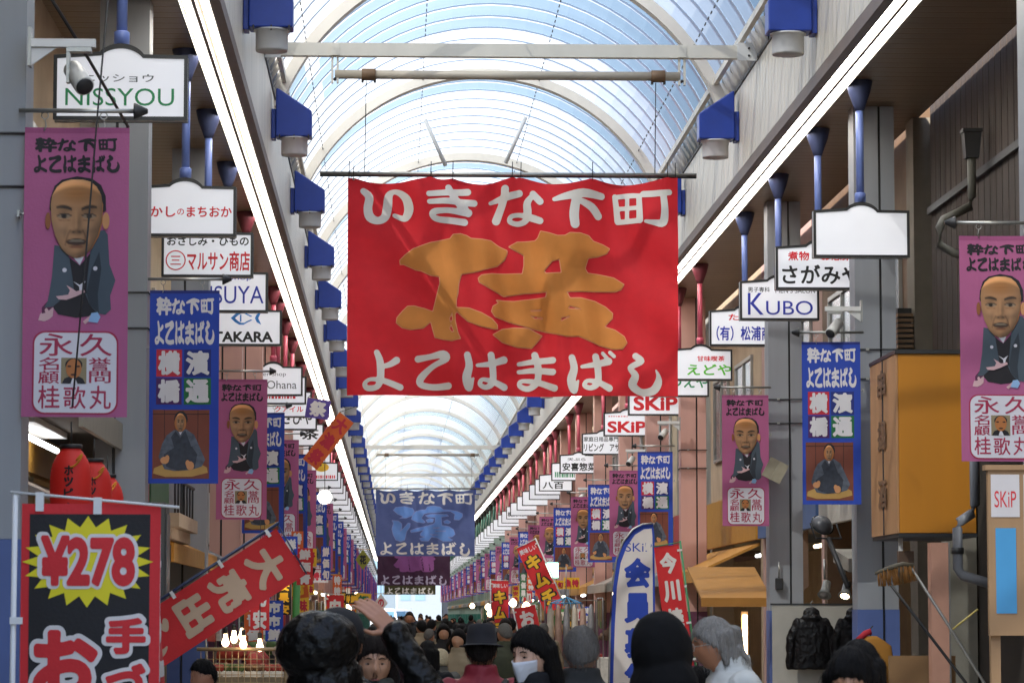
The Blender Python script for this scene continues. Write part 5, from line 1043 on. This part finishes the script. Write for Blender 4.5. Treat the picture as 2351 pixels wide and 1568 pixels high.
def fused(b, name, voxel, parent, mats, rule=None, smooth=4, fold=0, fscale=9, seed=0, strand=None):
    me = b.mesh('tmp'); o = bpy.data.objects.new('tmp', me); C.objects.link(o); md = o.modifiers.new('r', 'REMESH'); md.mode = 'VOXEL'; md.voxel_size = voxel; md.use_smooth_shade = True
    bpy.context.view_layer.update(); e = o.evaluated_get(bpy.context.evaluated_depsgraph_get()); out = bpy.data.meshes.new_from_object(e); C.objects.unlink(o); bpy.data.objects.remove(o); bpy.data.meshes.remove(me)
    bm = bmesh.new(); bm.from_mesh(out)
    for _ in range(smooth): bmesh.ops.smooth_vert(bm, verts=bm.verts, factor=.5, use_axis_x=True, use_axis_y=True, use_axis_z=True)
    if fold:
        bm.normal_update(); of = Vector((seed*7.3, seed*3.1, 0)); mv = []
        for v in bm.verts:
            q = v.co+of; a = noise.noise(Vector((q.x*fscale, q.y*fscale, q.z*fscale*.75))); c = noise.noise(Vector((q.x*fscale*2.3+q.z*6, q.y*fscale*2.3, q.z*fscale*2.0)))
            mv.append(v.normal*fold*(1-2*abs(a)+.5*(1-2*abs(c))-.5))
        for v, d in zip(bm.verts, mv): v.co += d
    if strand:
        bm.normal_update(); mv = []
        for v in bm.verts:
            q = v.co-strand; a = math.atan2(q.y, q.x); zz = q.z*2.2; mv.append(v.normal*(.0045*noise.noise(Vector((a*7+seed, zz*2, q.z*3)))+.0035*noise.noise(Vector((a*19, zz*2.5, seed)))))
        for v, d in zip(bm.verts, mv): v.co += d
    bm.to_mesh(out); bm.free(); out.name = name; out.materials.clear()
    for m in mats: out.materials.append(m)
    if rule:
        for p in out.polygons: p.material_index = rule(p.center)
    for p in out.polygons: p.use_smooth = True
    return part(name, out, parent)
def hand_into(b, wrist, d, side, curl=.5, palm_n=Vector((0, -1, 0)), s=1.0):
    """palm, four unequal bent fingers and a thumb leaving the side of the palm"""
    wrist = Vector(wrist); d = Vector(d).normalized(); nrm = (palm_n-d*palm_n.dot(d)).normalized(); lat = d.cross(nrm)*side
    for o in (-.026, -.009, .009, .026): cap(b, wrist+lat*o*.7*s, wrist+d*.085*s+lat*o*s, .014*s, .0125*s, 8)
    for o, L in ((-.030, .062), (-.010, .078), (.010, .083), (.029, .074)):
        p = wrist+d*.088*s+lat*o*s; dd = d; seg = L*s/3
        for q in range(3):
            dd = (dd+nrm*curl*(.55 if q else .3)).normalized(); e = p+dd*seg*1.15; cap(b, p, e, (.0098-.0012*q)*s, (.0088-.0012*q)*s, 8); p = e
    p = wrist+d*.022*s+lat*.026*s; e = p+(lat*.75+d*.55+nrm*.3)*.042*s; cap(b, p, e, .0135*s, .0105*s, 8); cap(b, e, e+(d*.8+lat*.25+nrm*.45)*.036*s, .0105*s, .008*s, 8)
def person(label, x, y, hgt, face, hair, hairm, coatm, yaw=0, pitch=0, skin=SKIN, arms=None, voxel=.006, fold=.006, extra=None, group=None, hunch=0, coatlen=.62, face_parts=False, collar=True, wide=1.0, seed=0):
    t = thing('person', label, 'person', (x, y, 0), R(face), group); k = hgt/1.70; V_ = lambda *p: Vector(p)*k
    b = MB()
    for s in (-1, 1):
        cap(b, V_(s*.09, 0, .88), V_(s*.10, -.01, .48), .088*k, .058*k); cap(b, V_(s*.10, -.01, .48), V_(s*.10, .02, .10), .056*k, .040*k); cap(b, V_(s*.10, .03, .05), V_(s*.115, -.13, .038), .046*k, .036*k)
    hy = -hunch*.10
    ell(b, V_(0, 0, .93), Vector((.165, .115, .13))*k); ell(b, V_(0, hy*.3, 1.10), Vector((.145, .105, .17))*k); ell(b, V_(0, hy*.8, 1.28), Vector((.175, .115, .17))*k); cap(b, V_(-.15, hy, 1.385), V_(.15, hy, 1.385), .055*k, .055*k)
    hc = V_(0, -.015+hy*2.0, 1.585-hunch*.03); cap(b, V_(0, .01+hy, 1.38), hc+V_(0, .012, -.06), .062*k, .054*k)
    T = Matrix.Translation(hc) @ Matrix.Rotation(R(yaw), 4, 'Z') @ Matrix.Rotation(R(pitch), 4, 'X') @ Matrix.Scale(k, 4)
    head_into(b, T)
    A = {'l': ((.245, .02, 1.11), (.255, -.05, .87), (0, -.25, -1)), 'r': ((-.245, .02, 1.11), (-.255, -.05, .87), (0, -.25, -1))}
    if arms: A.update(arms)
    for sd, s in (('l', 1), ('r', -1)):
        e, w_, hd = A[sd]; cap(b, V_(s*.185, hy, 1.375), V_(*e), .055*k, .043*k); cap(b, V_(*e), V_(*w_), .042*k, .028*k); hand_into(b, V_(*w_), hd, -s, .45, Vector((-s*.6, -.8, 0)), k)
    def rule(c):
        if c.z < .075*k and abs(c.x) < .3: return 2
        if c.z < .95*k and abs(c.x) < .215*k: return 1
        return 0
    fused(b, 'body', voxel, t, [skin, M_TROU, M_SHOE], rule, 3)
    b = MB(); rs = []
    for z, hw, dp, oy in ((coatlen, .235, .165, 0), (.80, .225, .16, 0), (.98, .215, .150, 0), (1.12, .21, .15, hy*.4), (1.26, .222, .155, hy*.8), (1.35, .215, .14, hy), (1.41, .155, .11, hy), (1.45, .095, .092, hy), (1.475, .082, .085, hy*1.1)):
        rs.append([V_(wide*hw*math.copysign(abs(math.cos(a))**.85, math.cos(a)), oy+dp*math.sin(a), z) for a in [2*math.pi*j/28 for j in range(28)]])
    b.rings(rs, coatm)
    for sd, s in (('l', 1), ('r', -1)):
        e, w_, hd = A[sd]; cap(b, V_(s*.17*wide, hy, 1.365), V_(*e), .080*k, .068*k); cap(b, V_(*e), V_(*w_)+(V_(*e)-V_(*w_))*.06, .068*k, .052*k)
    if collar: b.rings([[V_(.088*math.cos(a)*q, hy*1.1+.088*math.sin(a)*q, z) for a in [2*math.pi*j/20 for j in range(20)]] for z, q in ((1.42, 1.0), (1.45, 1.05), (1.50, 1.0), (1.515, .92))], coatm)
    if extra: extra(b, k, hc, T, t)
    co = fused(b, 'coat', max(voxel, .008) if coatm is not M_LEATH else .006, t, [coatm], None, 3, fold, 9 if coatm is not M_LEATH else 15, seed)
    if hair: hair_on(t, T, k, hair, hairm, hc, voxel, seed)
    if face_parts:
        for s in (-1, 1):
            b = MB(); b.rings([[T @ Vector((s*.031+q*.0125*math.cos(a), -.0845+.004*abs(math.cos(a)), .0085+q*.0040*math.sin(a)-.001*abs(math.cos(a)))) for a in [2*math.pi*j/14 for j in range(14)]] for q in (1.0, .55)], mat('eye_white', '#857467', .3, 0), smooth=False); b.rings([[T @ Vector((s*.031+q*.0054*math.cos(a), -.0872, .0085+q*.0042*math.sin(a))) for a in [2*math.pi*j/12 for j in range(12)]] for q in (1.0, .3)], mat('dark_iris', '#140e0c', .2, 0), smooth=False); b.build('eye', t)
            b = MB(); b.tube([T @ Vector(p) for p in ((s*.014, -.094, .030), (s*.030, -.093, .035), (s*.048, -.083, .029))], [.002, .0034, .0015], M_HAIRD if hairm is not M_HAIRW else M_HAIRG, 6); b.build('eyebrow', t)
        b = MB(); b.tube([T @ Vector(p) for p in ((-.021, -.0895, -.063), (-.008, -.0995, -.060), (0, -.1005, -.0615), (.008, -.0995, -.060), (.021, -.0895, -.063))], [.002, .0044, .0046, .0044, .002], mat('lip', '#8e5348', .45, .05), 8); b.build('lips', t)
    return t, T, hc, k
def hair_on(t, T, k, style, m, hc, voxel=.006, seed=0):
    b = MB(); n, kk = 40, 30; rs = []
    for i in range(1, kk):
        th = -math.pi/2+math.pi*i/kk; ring = []
        for j in range(n):
            a = 2*math.pi*j/n; d = Vector((math.cos(th)*math.cos(a), math.cos(th)*math.sin(a), math.sin(th)))
            back = (d.y+1)/2                                    # 0 face, 1 back
            lim = {'short': .52-1.15*back**1.1, 'long': .50-1.6*back, 'bob': .50-1.5*back, 'hood': .95-3*back, 'thin': .62-1.05*back, 'side': .45-1.35*back}[style]
            on = max(0, min(1, (d.z-lim)/.16)); q = .90+on*(.26 if style in ('long', 'bob', 'side') else .20)+on*.03*noise.noise(d*4+Vector((seed, 0, 0)))
            p = head_pt(*d) if on == 0 else Vector((d.x*.078, d.y*.098, d.z*.120)); ring.append(T @ (p*q))
        rs.append(ring)
    b.rings(rs, m)
    L = lambda *p: T @ Vector(p)
    if style == 'long':
        for x, y, r in ((-.07, .02, .030), (-.055, .06, .036), (-.02, .085, .04), (.02, .085, .04), (.055, .06, .036), (.07, .02, .030)): cap(b, L(x, y, .02), L(x*1.15, y*1.05+.01, -.20), r*k, r*.95*k); cap(b, L(x*1.15, y*1.05+.01, -.20), L(x*1.2, y*1.1+.02, -.36), r*.95*k, r*.5*k)
    if style == 'bob':
        for x, y, r in ((-.078, .0, .026), (-.068, .05, .034), (-.025, .09, .038), (.025, .09, .038), (.068, .05, .034), (.078, .0, .026)): cap(b, L(x, y, .03), L(x*1.1, y*1.05, -.115), r*k, r*.8*k)
    if style == 'side':
        for x, y, r in ((-.07, .03, .030), (-.055, .07, .038), (-.02, .098, .042), (.02, .098, .042), (.055, .07, .038), (.07, .03, .030)): cap(b, L(x, y, .04), L(x*1.02, y*1.08+.004, -.085), r*k, r*.62*k)
        for x in (-.06, -.03, 0, .03, .06): cap(b, L(x, .105, -.03), L(x*1.15, .150+.01*math.cos(x*60), -.085), .022*k, .007*k)
    o = fused(b, 'hair', min(voxel, .0045) if voxel < .008 else voxel, t, [m], None, 2, 0, 22, seed, hc if voxel < .01 else None)
    if voxel < .009 and style != 'hood':                    # loose strands lying over the hair volume
        rr = random.Random(seed+50); me = o.data; F = [f for f in me.polygons if (f.center-hc).length > .088*k]; vs = []; fs = []
        for _ in range(1500 if voxel < .007 else 700):
            f = F[rr.randrange(len(F))]; p = f.center.copy(); n_ = f.normal.copy(); dn = Vector((rr.uniform(-.18, .18), rr.uniform(-.1, .25), -1)); tg = dn-n_*dn.dot(n_)
            if tg.length < .35: tg = Vector((p.x-hc.x, p.y-hc.y, 0))+Vector((rr.uniform(-.02, .02), rr.uniform(-.02, .02), 0)); tg = tg-n_*tg.dot(n_)
            if tg.length < 1e-4: continue
            tg.normalize(); sd_ = tg.cross(n_); L_ = rr.uniform(.025, .075)*k; lift = rr.uniform(.0, .004) if rr.random() < .9 else rr.uniform(.004, .014); b0 = len(vs)
            for q in range(5):
                u = q/4; c_ = p+tg*L_*u+n_*(.0012+lift*u-.10*u*u*L_)+sd_*.004*math.sin(u*3+seed)*rr.uniform(-1, 1); w_ = .0011*(1-.6*u); vs += [c_-sd_*w_, c_+sd_*w_]
            fs += [(b0+2*q, b0+2*q+1, b0+2*q+3, b0+2*q+2) for q in range(4)]
        bm = bmesh.new(); bm.from_mesh(me); V = [bm.verts.new(v) for v in vs]
        for f in fs: bm.faces.new([V[i] for i in f]).smooth = True
        bm.to_mesh(me); bm.free()
    return o
def jacket(x, y, z, label, ry=0, w=1.0):
    t = thing('hung_jacket', label, 'jacket', (x, y, z)); t.rotation_euler = (0, ry, 0)
    ml = mat('black_quilted_fabric', '#141213', .4, .3, 12, spec=.2, bump=.5, bscale=22)
    b = MB(); rs = []
    for zz, hw, dp in ((-.66,.25,.085),(-.5,.25,.09),(-.3,.235,.09),(-.15,.235,.085),(-.08,.215,.075),(-.045,.16,.06),(-.02,.09,.05),(.0,.05,.03)):
        rs.append([(w*hw*math.copysign(abs(math.cos(a))**.8, math.cos(a)), -.09+dp*math.sin(a), zz) for a in [2*math.pi*k/24 for k in range(24)]])
    b.rings(rs, ml); ell(b, (0,-.09,.01), (.10,.075,.085)); ell(b, (0,-.12,-.04), (.13,.07,.05))
    for s in (-1, 1): cap(b, (s*.17*w,-.09,-.10), (s*.255*w,-.10,-.30), .062, .062); cap(b, (s*.255*w,-.10,-.30), (s*.275*w,-.11,-.62), .062, .048)
    fused(b, 'shell', .011, t, [ml], None, 3, .010, 10, 3)
    b = MB(); b.tube([(0,-.16,.0),(0,-.165,-.6)], .006, M_STEEL, 6); b.build('zip', t)
    b = MB(); b.tube([(0,-.06,.1),(0,-.06,.15),(.02,-.05,.17),(.03,-.03,.15)], .006, M_STEEL, 6); b.build('hanger_hook', t)
jacket(5.12, 38.3, H+.0, 'black quilted hooded jacket hung on the white display board')
jacket(5.62, 38.1, H-.0, 'black jacket half hidden behind the blue base of the grey column', 0, .9)
F_AWAY = 180
# 1 black capped man in hooded leather jacket, right hand at his cap
def hood(b, k, hc, T, t):
    M = Matrix.Rotation(R(-16), 3, 'X') @ Matrix.Rotation(R(14), 3, 'Y')
    ell(b, hc+Vector((.075, .125, .0))*k, Vector((.150, .115, .125))*k, M, 26, 16); ell(b, hc+Vector((.05, .09, -.12))*k, Vector((.135, .12, .10))*k, M, 22, 12); ell(b, hc+Vector((.0, .04, -.16))*k, Vector((.13, .13, .06))*k, None, 22, 10)
t, T, hc, k = person('man in black leather jacket with bunched hood, raising one hand to his black cap', -.205, 11.6, 1.755, 180, 'short', M_HAIRB, M_LEATH, 0, 6, SKIN2, {'r': ((-.345, .0, 1.38), (-.195, -.03, 1.635), (.58, -.06, .60))}, .005, .0065, hood, seed=1, wide=1.08)
b = MB(); L = lambda *p: T @ Vector(p); rs = []
for z, r in ((.01, 1.13), (.05, 1.14), (.085, 1.06), (.115, .84), (.132, .5), (.138, .1)): rs.append([L(.080*r*math.cos(a), .101*r*math.sin(a)+.004, z) for a in [2*math.pi*j/30 for j in range(30)]])
b.rings(rs, mat('black_wool', '#121113', .85, .2, 30)); bo = [L(.080*1.12*math.cos(a), .101*1.12*math.sin(a), .028) for a in [math.pi+math.pi*j/14 for j in range(15)]]; bi = [L(.072*math.cos(a), -.055+.125*math.sin(a), .006) for a in [math.pi+math.pi*j/14 for j in range(15)]]
b.add(bo+bi+[q+Vector((0, 0, -.006)) for q in bo+bi], [(i, i+1, 16+i, 15+i) for i in range(14)]+[(30+i, 45+i, 46+i, 31+i) for i in range(14)]+[(15+i, 16+i, 46+i, 45+i) for i in range(14)], MATS['black_wool'], True); b.build('cap', t)
# 2 young woman facing the camera behind the raised sleeve
person('young woman facing the camera, half hidden behind the raised leather sleeve', -.085, 13.6, 1.655, -6, 'bob', M_HAIRD, mat('dark_olive_coat', '#33342c', .8, .2, 8), 10, 8, SKIN, None, .005, .006, face_parts=True, seed=2)
# 3 bespectacled white haired woman in profile, white jacket
t, T, hc, k = person('old woman with grey white hair and thin glasses in profile, wearing white jacket', 1.73, 15.2, 1.745, -78, 'side', M_HAIRW, mat('white_jacket', '#b9bcb8', .8, .08, 10), -8, 8, SKIN2, None, .005, .008, face_parts=True, hunch=.8, seed=3)
b = MB()
for s in (-1, 1):
    b.tube([T @ Vector((s*.032+.022*math.cos(a), -.104, .004+.018*math.sin(a))) for a in [2*math.pi*j/18 for j in range(19)]], .0016, M_STEEL, 6); b.tube([T @ Vector(p) for p in ((s*.054, -.102, .008), (s*.072, -.06, .010), (s*.078, .0, .010))], .0018, M_STEEL, 6)
b.tube([T @ Vector((x, -.106, .006)) for x in (-.010, 0, .010)], .0016, M_STEEL, 6); b.build('glasses', t)
person('stooped person in dark plum coat just left of white jacketed woman', 1.575, 15.9, 1.48, -70, 'short', M_HAIRB, mat('plum_coat', '#2c2226', .85, .2, 8, spec=.2), 0, 10, SKIN2, None, .008, .006, seed=14)
# 4 masked woman with long black hair
t, T, hc, k = person('woman with long black hair and white face mask looking towards the left', .62, 13.8, 1.685, -38, 'long', M_HAIRB, mat('charcoal_coat', '#1a1a1d', .8, .2, 8, spec=.2), -8, 10, SKINP, None, .005, .006, face_parts=True, seed=4)
b = MB(); vs = []; nx, nz = 16, 10
for q in (1.10, 1.06):
    for j in range(nz+1):
        for i in range(nx+1):
            u, v = -1+2*i/nx, j/nz; a = R(-90)+u*R(62); th = R(-52)+v*R(48); d = Vector((math.cos(th)*math.cos(a), math.cos(th)*math.sin(a), math.sin(th))); p = head_pt(*d)
            if p.y < 0: p.y = min(p.y, -.098+abs(u)**2*.07-.014*g2(p.x, p.z, 0, -.03, .03, .04))
            vs.append(T @ (p*q))
W = nx+1; o = (nz+1)*W; fs = []
for j in range(nz):
    for i in range(nx): f = (j*W+i, j*W+i+1, (j+1)*W+i+1, (j+1)*W+i); fs += [f, tuple(x+o for x in f[::-1])]
for i in range(nx): fs += [(i, i+o, i+1+o, i+1), (nz*W+i, nz*W+i+1, nz*W+i+1+o, nz*W+i+o)]
for j in range(nz): fs += [(j*W, (j+1)*W, (j+1)*W+o, j*W+o), (j*W+nx, j*W+nx+o, (j+1)*W+nx+o, (j+1)*W+nx)]
b.add(vs, fs, mat('white_mask', '#c9ccd2', .8, .05, 20, bump=.3, bscale=30), True); b.build('face_mask', t)
# 5 grey haired man from behind, 6 black hooded figure, 7 bottom right woman, 8 hat and red jacket
person('grey haired man seen from behind in a dark grey collared coat', .875, 14.6, 1.685, 176, 'short', M_HAIRG, mat('dark_grey_coat', '#2b2c2c', .8, .2, 8, spec=.2), 0, 4, SKIN2, None, .006, .006, wide=1.12, seed=5)
def blackhood(b, k, hc, T, t):
    ell(b, hc+Vector((0, .03, .005))*k, Vector((.112, .135, .150))*k, Matrix.Rotation(R(8), 3, 'Y'), 26, 16); ell(b, hc+Vector((-.02, .05, -.13))*k, Vector((.13, .13, .13))*k, None, 22, 12); ell(b, hc+Vector((0, .05, -.28))*k, Vector((.19, .14, .14))*k, None, 22, 12)
person('figure in a black hooded coat bending left before the white feather flag', 1.0, 11.9, 1.735, 150, 'hood', M_HAIRB, mat('matt_black_coat', '#0b0b0c', .9, .2, 8, spec=.2), 0, 16, SKIN2, {'l': ((.30, -.06, 1.14), (.24, -.26, 1.06), (-.3, -.6, .1))}, .006, .004, blackhood, hunch=.3, seed=6)
person('woman with short black hair at bottom right, forehead towards the camera', 1.56, 10.6, 1.625, -28, 'bob', M_HAIRB, mat('near_black_coat', '#19181a', .8, .2, 8, spec=.2), 10, 18, SKIN, None, .005, .006, face_parts=True, seed=7)
person('dark haired person right behind the bottom right woman', 1.70, 11.4, 1.64, 170, 'bob', M_HAIRB, mat('black_parka', '#101114', .8, .2, 8, spec=.2), 0, 8, SKIN2, None, .007, .006, seed=15)
def strap(b, k, hc, T, t):
    q = MB(); q.tube([Vector(p)*k for p in ((-.14, .10, 1.43), (-.07, .175, 1.33), (.02, .185, 1.2), (.12, .165, 1.05))], .018, M_DARK, 6); q.build('bag_strap', t)
t, T, hc, k = person('man in crimson jacket and black felt hat walking away with bag strap', .475, 17, 1.66, 178, 'short', M_HAIRD, mat('crimson_jacket', '#7a1626', .7, .18, 8), 0, 4, SKIN2, None, .006, .007, strap, wide=1.06, seed=8)
b = MB(); L = lambda *p: T @ Vector(p)
b.rings([[L(a_*r*math.cos(a), c_*r*math.sin(a), z) for a in [2*math.pi*j/30 for j in range(30)]] for z, r, a_, c_ in ((.040, 1.0, .086, .108), (.035, 1.32, .094, .112), (.032, 1.34, .094, .112), (.046, 1.02, .086, .108), (.10, .98, .086, .105), (.150, .86, .084, .104), (.158, .6, .084, .104), (.150, .1, .084, .104))], mat('black_felt', '#15151c', .9, .15, 30)); b.build('felt_hat', t)
# 9 white knit hat, neighbour, lower left shopper
t, T, hc, k = person('small person in cream knit hat walking ahead of crimson jacket', .46, 31, 1.40, 175, 'short', M_HAIRG, mat('grey_wool_coat', '#54524e', .85, .2, 8), 0, 4, SKIN, None, .009, .006, seed=9)
b = MB(); b.rings([[T @ Vector((.081*r*math.cos(a), .101*r*math.sin(a)+.01, z)) for a in [2*math.pi*j/26 for j in range(26)]] for z, r in ((-.07, 1.10), (-.04, 1.22), (.0, 1.27), (.06, 1.2), (.10, 1.02), (.13, .6), (.137, .1))], mat('cream_knit', '#b8a98c', .9, .2, 40, bump=.6, bscale=50)); b.build('knit_hat', t)
person('black haired person just left of the cream knit hat', .27, 25, 1.53, 172, 'bob', M_HAIRB, mat('black_jacket', '#141518', .8, .2, 8, spec=.2), 0, 0, SKIN2, None, .009, .006, seed=10)
person('black haired shopper in mauve top at the lower left beside the price flag', -1.20, 20, 1.46, -60, 'short', M_HAIRB, mat('mauve_top', '#9c6f9a', .8, .2, 14), 0, 12, SKIN2, None, .008, .006, seed=11)
person('smiling woman in grey scarf facing the camera left of the black felt hat', .64, 33, 1.52, 0, 'bob', M_HAIRD, mat('grey_scarf_coat', '#3a3a3d', .8, .2, 8), 0, 0, mat('rosy_skin', '#c98a68', .5, .08, 14), None, .008, .006, face_parts=True, seed=12)
person('person in orange apron facing the camera beside the black felt hat', .82, 35, 1.60, 4, 'short', M_HAIRB, mat('orange_apron', '#b8401e', .75, .15, 8), 0, 0, MATS['warm_skin'], None, .008, .006, face_parts=True, seed=13)
person('tall dark haired man in grey coat beside the red flag', 1.48, 40, 1.70, 160, 'short', M_HAIRB, mat('slate_coat', '#3c4145', .8, .2, 8), 0, 0, SKIN2, None, .009, .006, seed=16)
# crowd: four builds copied, coats vary
CO = [mat('crowd_'+n, c, .85, .2, 6) for n, c in (('black', '#131316'), ('navy', '#1c2030'), ('brown', '#3a2c22'), ('grey', '#4a4a4c'), ('beige', '#8a7a62'), ('maroon', '#4a1e26'), ('olive', '#3a3c2a'))]
CN = ['black', 'navy', 'brown', 'grey', 'beige', 'maroon', 'olive']
protos = []
for i, (fc, hr, hm) in enumerate(((180, 'short', M_HAIRB), (180, 'bob', M_HAIRB), (0, 'short', M_HAIRD), (0, 'bob', M_HAIRB), (180, 'thin', M_HAIRG))):
    y = 24+i*4; t = person(f'shopper in {CN[i]} coat, {ORD[i]} build of the middle crowd', [.1, 1.15, 1.35, -.3, 2.2][i], y+6, [1.66, 1.56, 1.7, 1.58, 1.62][i], fc, hr, hm, CO[i], 0, 0, SKIN if i % 2 else SKIN2, None, .014, .006, group='shoppers in the middle of the crowd', seed=20+i)[0]
    t['label'] = ['back of a black coated man with black hair in the middle crowd', 'back of navy coated woman with bobbed hair in the middle crowd', 'brown coated man walking towards the camera in the middle crowd', 'grey coated woman walking towards the camera in the middle crowd', 'back of beige coated man with thin grey hair at right'][i]
    protos.append(t)
PT = [{c.name.split('.')[0]: c for c in p.children} for p in protos]
n = 0; spots = []
while n < 86:
    y = 30+190*(n/86)**1.25+rnd.uniform(-1, 1); x = rnd.uniform(-.75, 3.3); px = x/y
    if y < 60 and px > .030: x = rnd.uniform(-.2, 1.5)
    if any((x-a)**2+(y-c)**2 < .45 for a, c in spots): continue
    spots.append((x, y)); i = rnd.randrange(5); c = rnd.choice([0, 0, 0, 1, 1, 2, 3, 3, 4, 5, 6]); away = i in (0, 1, 4)
    lb = f'person in a {CN[c]} coat walking {"away" if away else "towards the camera"} in the dense far crowd'
    r = dup(protos[i], (x, y, 0), R((180 if away else 0)+rnd.uniform(-25, 25)), lb); r['group'] = 'shoppers in the dense far crowd'; s = rnd.uniform(.95, 1.06); r.scale = (s, s, s)
    for ch in r.children:
        if ch.name.startswith('coat'): ch.material_slots[0].link = 'OBJECT'; ch.material_slots[0].material = CO[c]
    n += 1

tubes('green_post', 'bright green post standing among the left stalls behind the red sale flag', 'post', [(-1.50, 47, 0), (-1.46, 47, H+.62)], .055, mat('green_post_paint', '#3f8a3c', .5, .12), 12)
# ------------------------------------------------------------ cards, boards and goods crowding the shop fronts
CARD = [('yellow', F_FYEL, K_CRIM), ('white', F_FW, K_CRIM), ('red', F_FRED, F_FW), ('blue', F_BLUE, F_FW), ('black', F_BLK, F_FYEL), ('orange', MATS['orange_flag'], F_FW), ('green', mat('green_card', '#3c7a48', .7, .1), F_FW)]
cn = {}
for k in range(64):
    left = k % 2 == 0; y = 33+95*(k/64)**1.2+rnd.uniform(-.8, .8); x = rnd.uniform(-1.75, -1.15) if left else rnd.uniform(3.3, 4.6)
    if not left: y = max(y, 66+rnd.uniform(0, 40)); x = rnd.uniform(3.7, 4.7)
    nm, base, ink = CARD[rnd.randrange(7)]; w_, h_ = rnd.choice([(.3, .2), (.22, .5), (.4, .28), (.26, .34), (.2, .7)]); z = H+rnd.uniform(-.35, .75)
    sh_ = 'tall narrow' if h_ > .45 else 'wide' if w_ > h_ else 'upright'
    key = (nm, sh_, left); cn[key] = cn.get(key, 0)+1
    t = thing('price_card', f'{sh_} {nm} price card hung over the {"left" if left else "right"} stalls' if cn[key] < 2 else f'{sh_} {nm} price card repeated farther along the {"left" if left else "right"} stalls', 'price card', (x, y, z), R(rnd.uniform(-12, 12)), 'price cards over the stalls')
    p = Paint(); p.step = .003; p.poly([(-w_/2, 0), (w_/2, 0), (w_/2, h_), (-w_/2, h_)], base, 0); n_ = 3 if h_ > .45 else 2 if w_ > h_ else 1
    for q in range(n_):
        c_ = '特価安鮮魚青果市旬味'[rnd.randrange(10)]
        bx = (-w_*.36, h_-(q+.95)*h_/n_+.0, w_*.36, h_-(q+.1)*h_/n_) if h_ > w_ else (-w_*.45+q*w_*.45+.01, h_*.15, -w_*.45+(q+1)*w_*.45, h_*.85)
        p.fit(glyph(c_, .05, 24), bx, ink, 2)
    part('card', p.mesh('card'), t); b = MB(); b.box((-w_/2, .004, 0), (w_/2, .014, h_), M_WHITE); b.build('backing', t); b = MB(); b.tube([(0, .01, h_), (0, .01, h_+.5)], .004, M_DARK, 5); b.build('cord', t)
GOOD = [mat('goods_'+n, c, .7, .35, 9) for n, c in (('tan', '#9a7a52'), ('white', '#c9c4ba'), ('green', '#4f6a3a'), ('red', '#a33a30'), ('brown', '#5a4130'), ('pale', '#b9a7a0'))]
GN = ['tan', 'white', 'green', 'red', 'brown', 'pale']
for k in range(30):
    left = k % 2 == 0; y = (32 if left else 62)+3.1*k+rnd.uniform(-.5, .5); x = -1.95 if left else rnd.uniform(3.9, 4.5)
    g_ = rnd.randrange(6); t = thing('market_stall', f'stall piled with {GN[g_]} goods, {ORD[k//2]} along the {"left" if left else "right"} side', 'stall', (x, y, 0), 0, 'market stalls along both sides')
    b = MB(); b.box((0, 0, 0), (.75, 1.8, .85), GOOD[(g_+3) % 6]); b.build('table', t); b = MB()
    for q in range(26):
        r_ = rnd.uniform(.05, .11); u, v = rnd.uniform(.1, .65), rnd.uniform(.1, 1.7); hh = .85+.55*(1-abs(u-.3)); b.lathe([(r_*.5, -r_), (r_, -r_*.4), (r_, r_*.3), (r_*.4, r_)], GOOD[g_ if q % 3 else (g_+q) % 6], (u, v, hh), 7)
    b.build('goods', t); b = MB(); b.tube([(.05, .05, .85), (.05, .05, 2.1), (.05, 1.75, 2.1), (.05, 1.75, .85)], .015, M_STEEL, 6); b.build('rack', t)
    b = MB()
    for q in range(7): w2 = rnd.uniform(.06, .12); b.box((.03, .15+q*.22, 2.05-rnd.uniform(.3, .6)), (.03+w2, .15+q*.22+.14, 2.05), GOOD[(g_+q*2) % 6])
    b.build('hung_goods', t); b = MB(); b.tube([(.35, .4, 2.2), (.35, 1.4, 2.2)], .03, M_WARM if k % 3 else M_COOL, 8); b.build('tube_lamp', t)
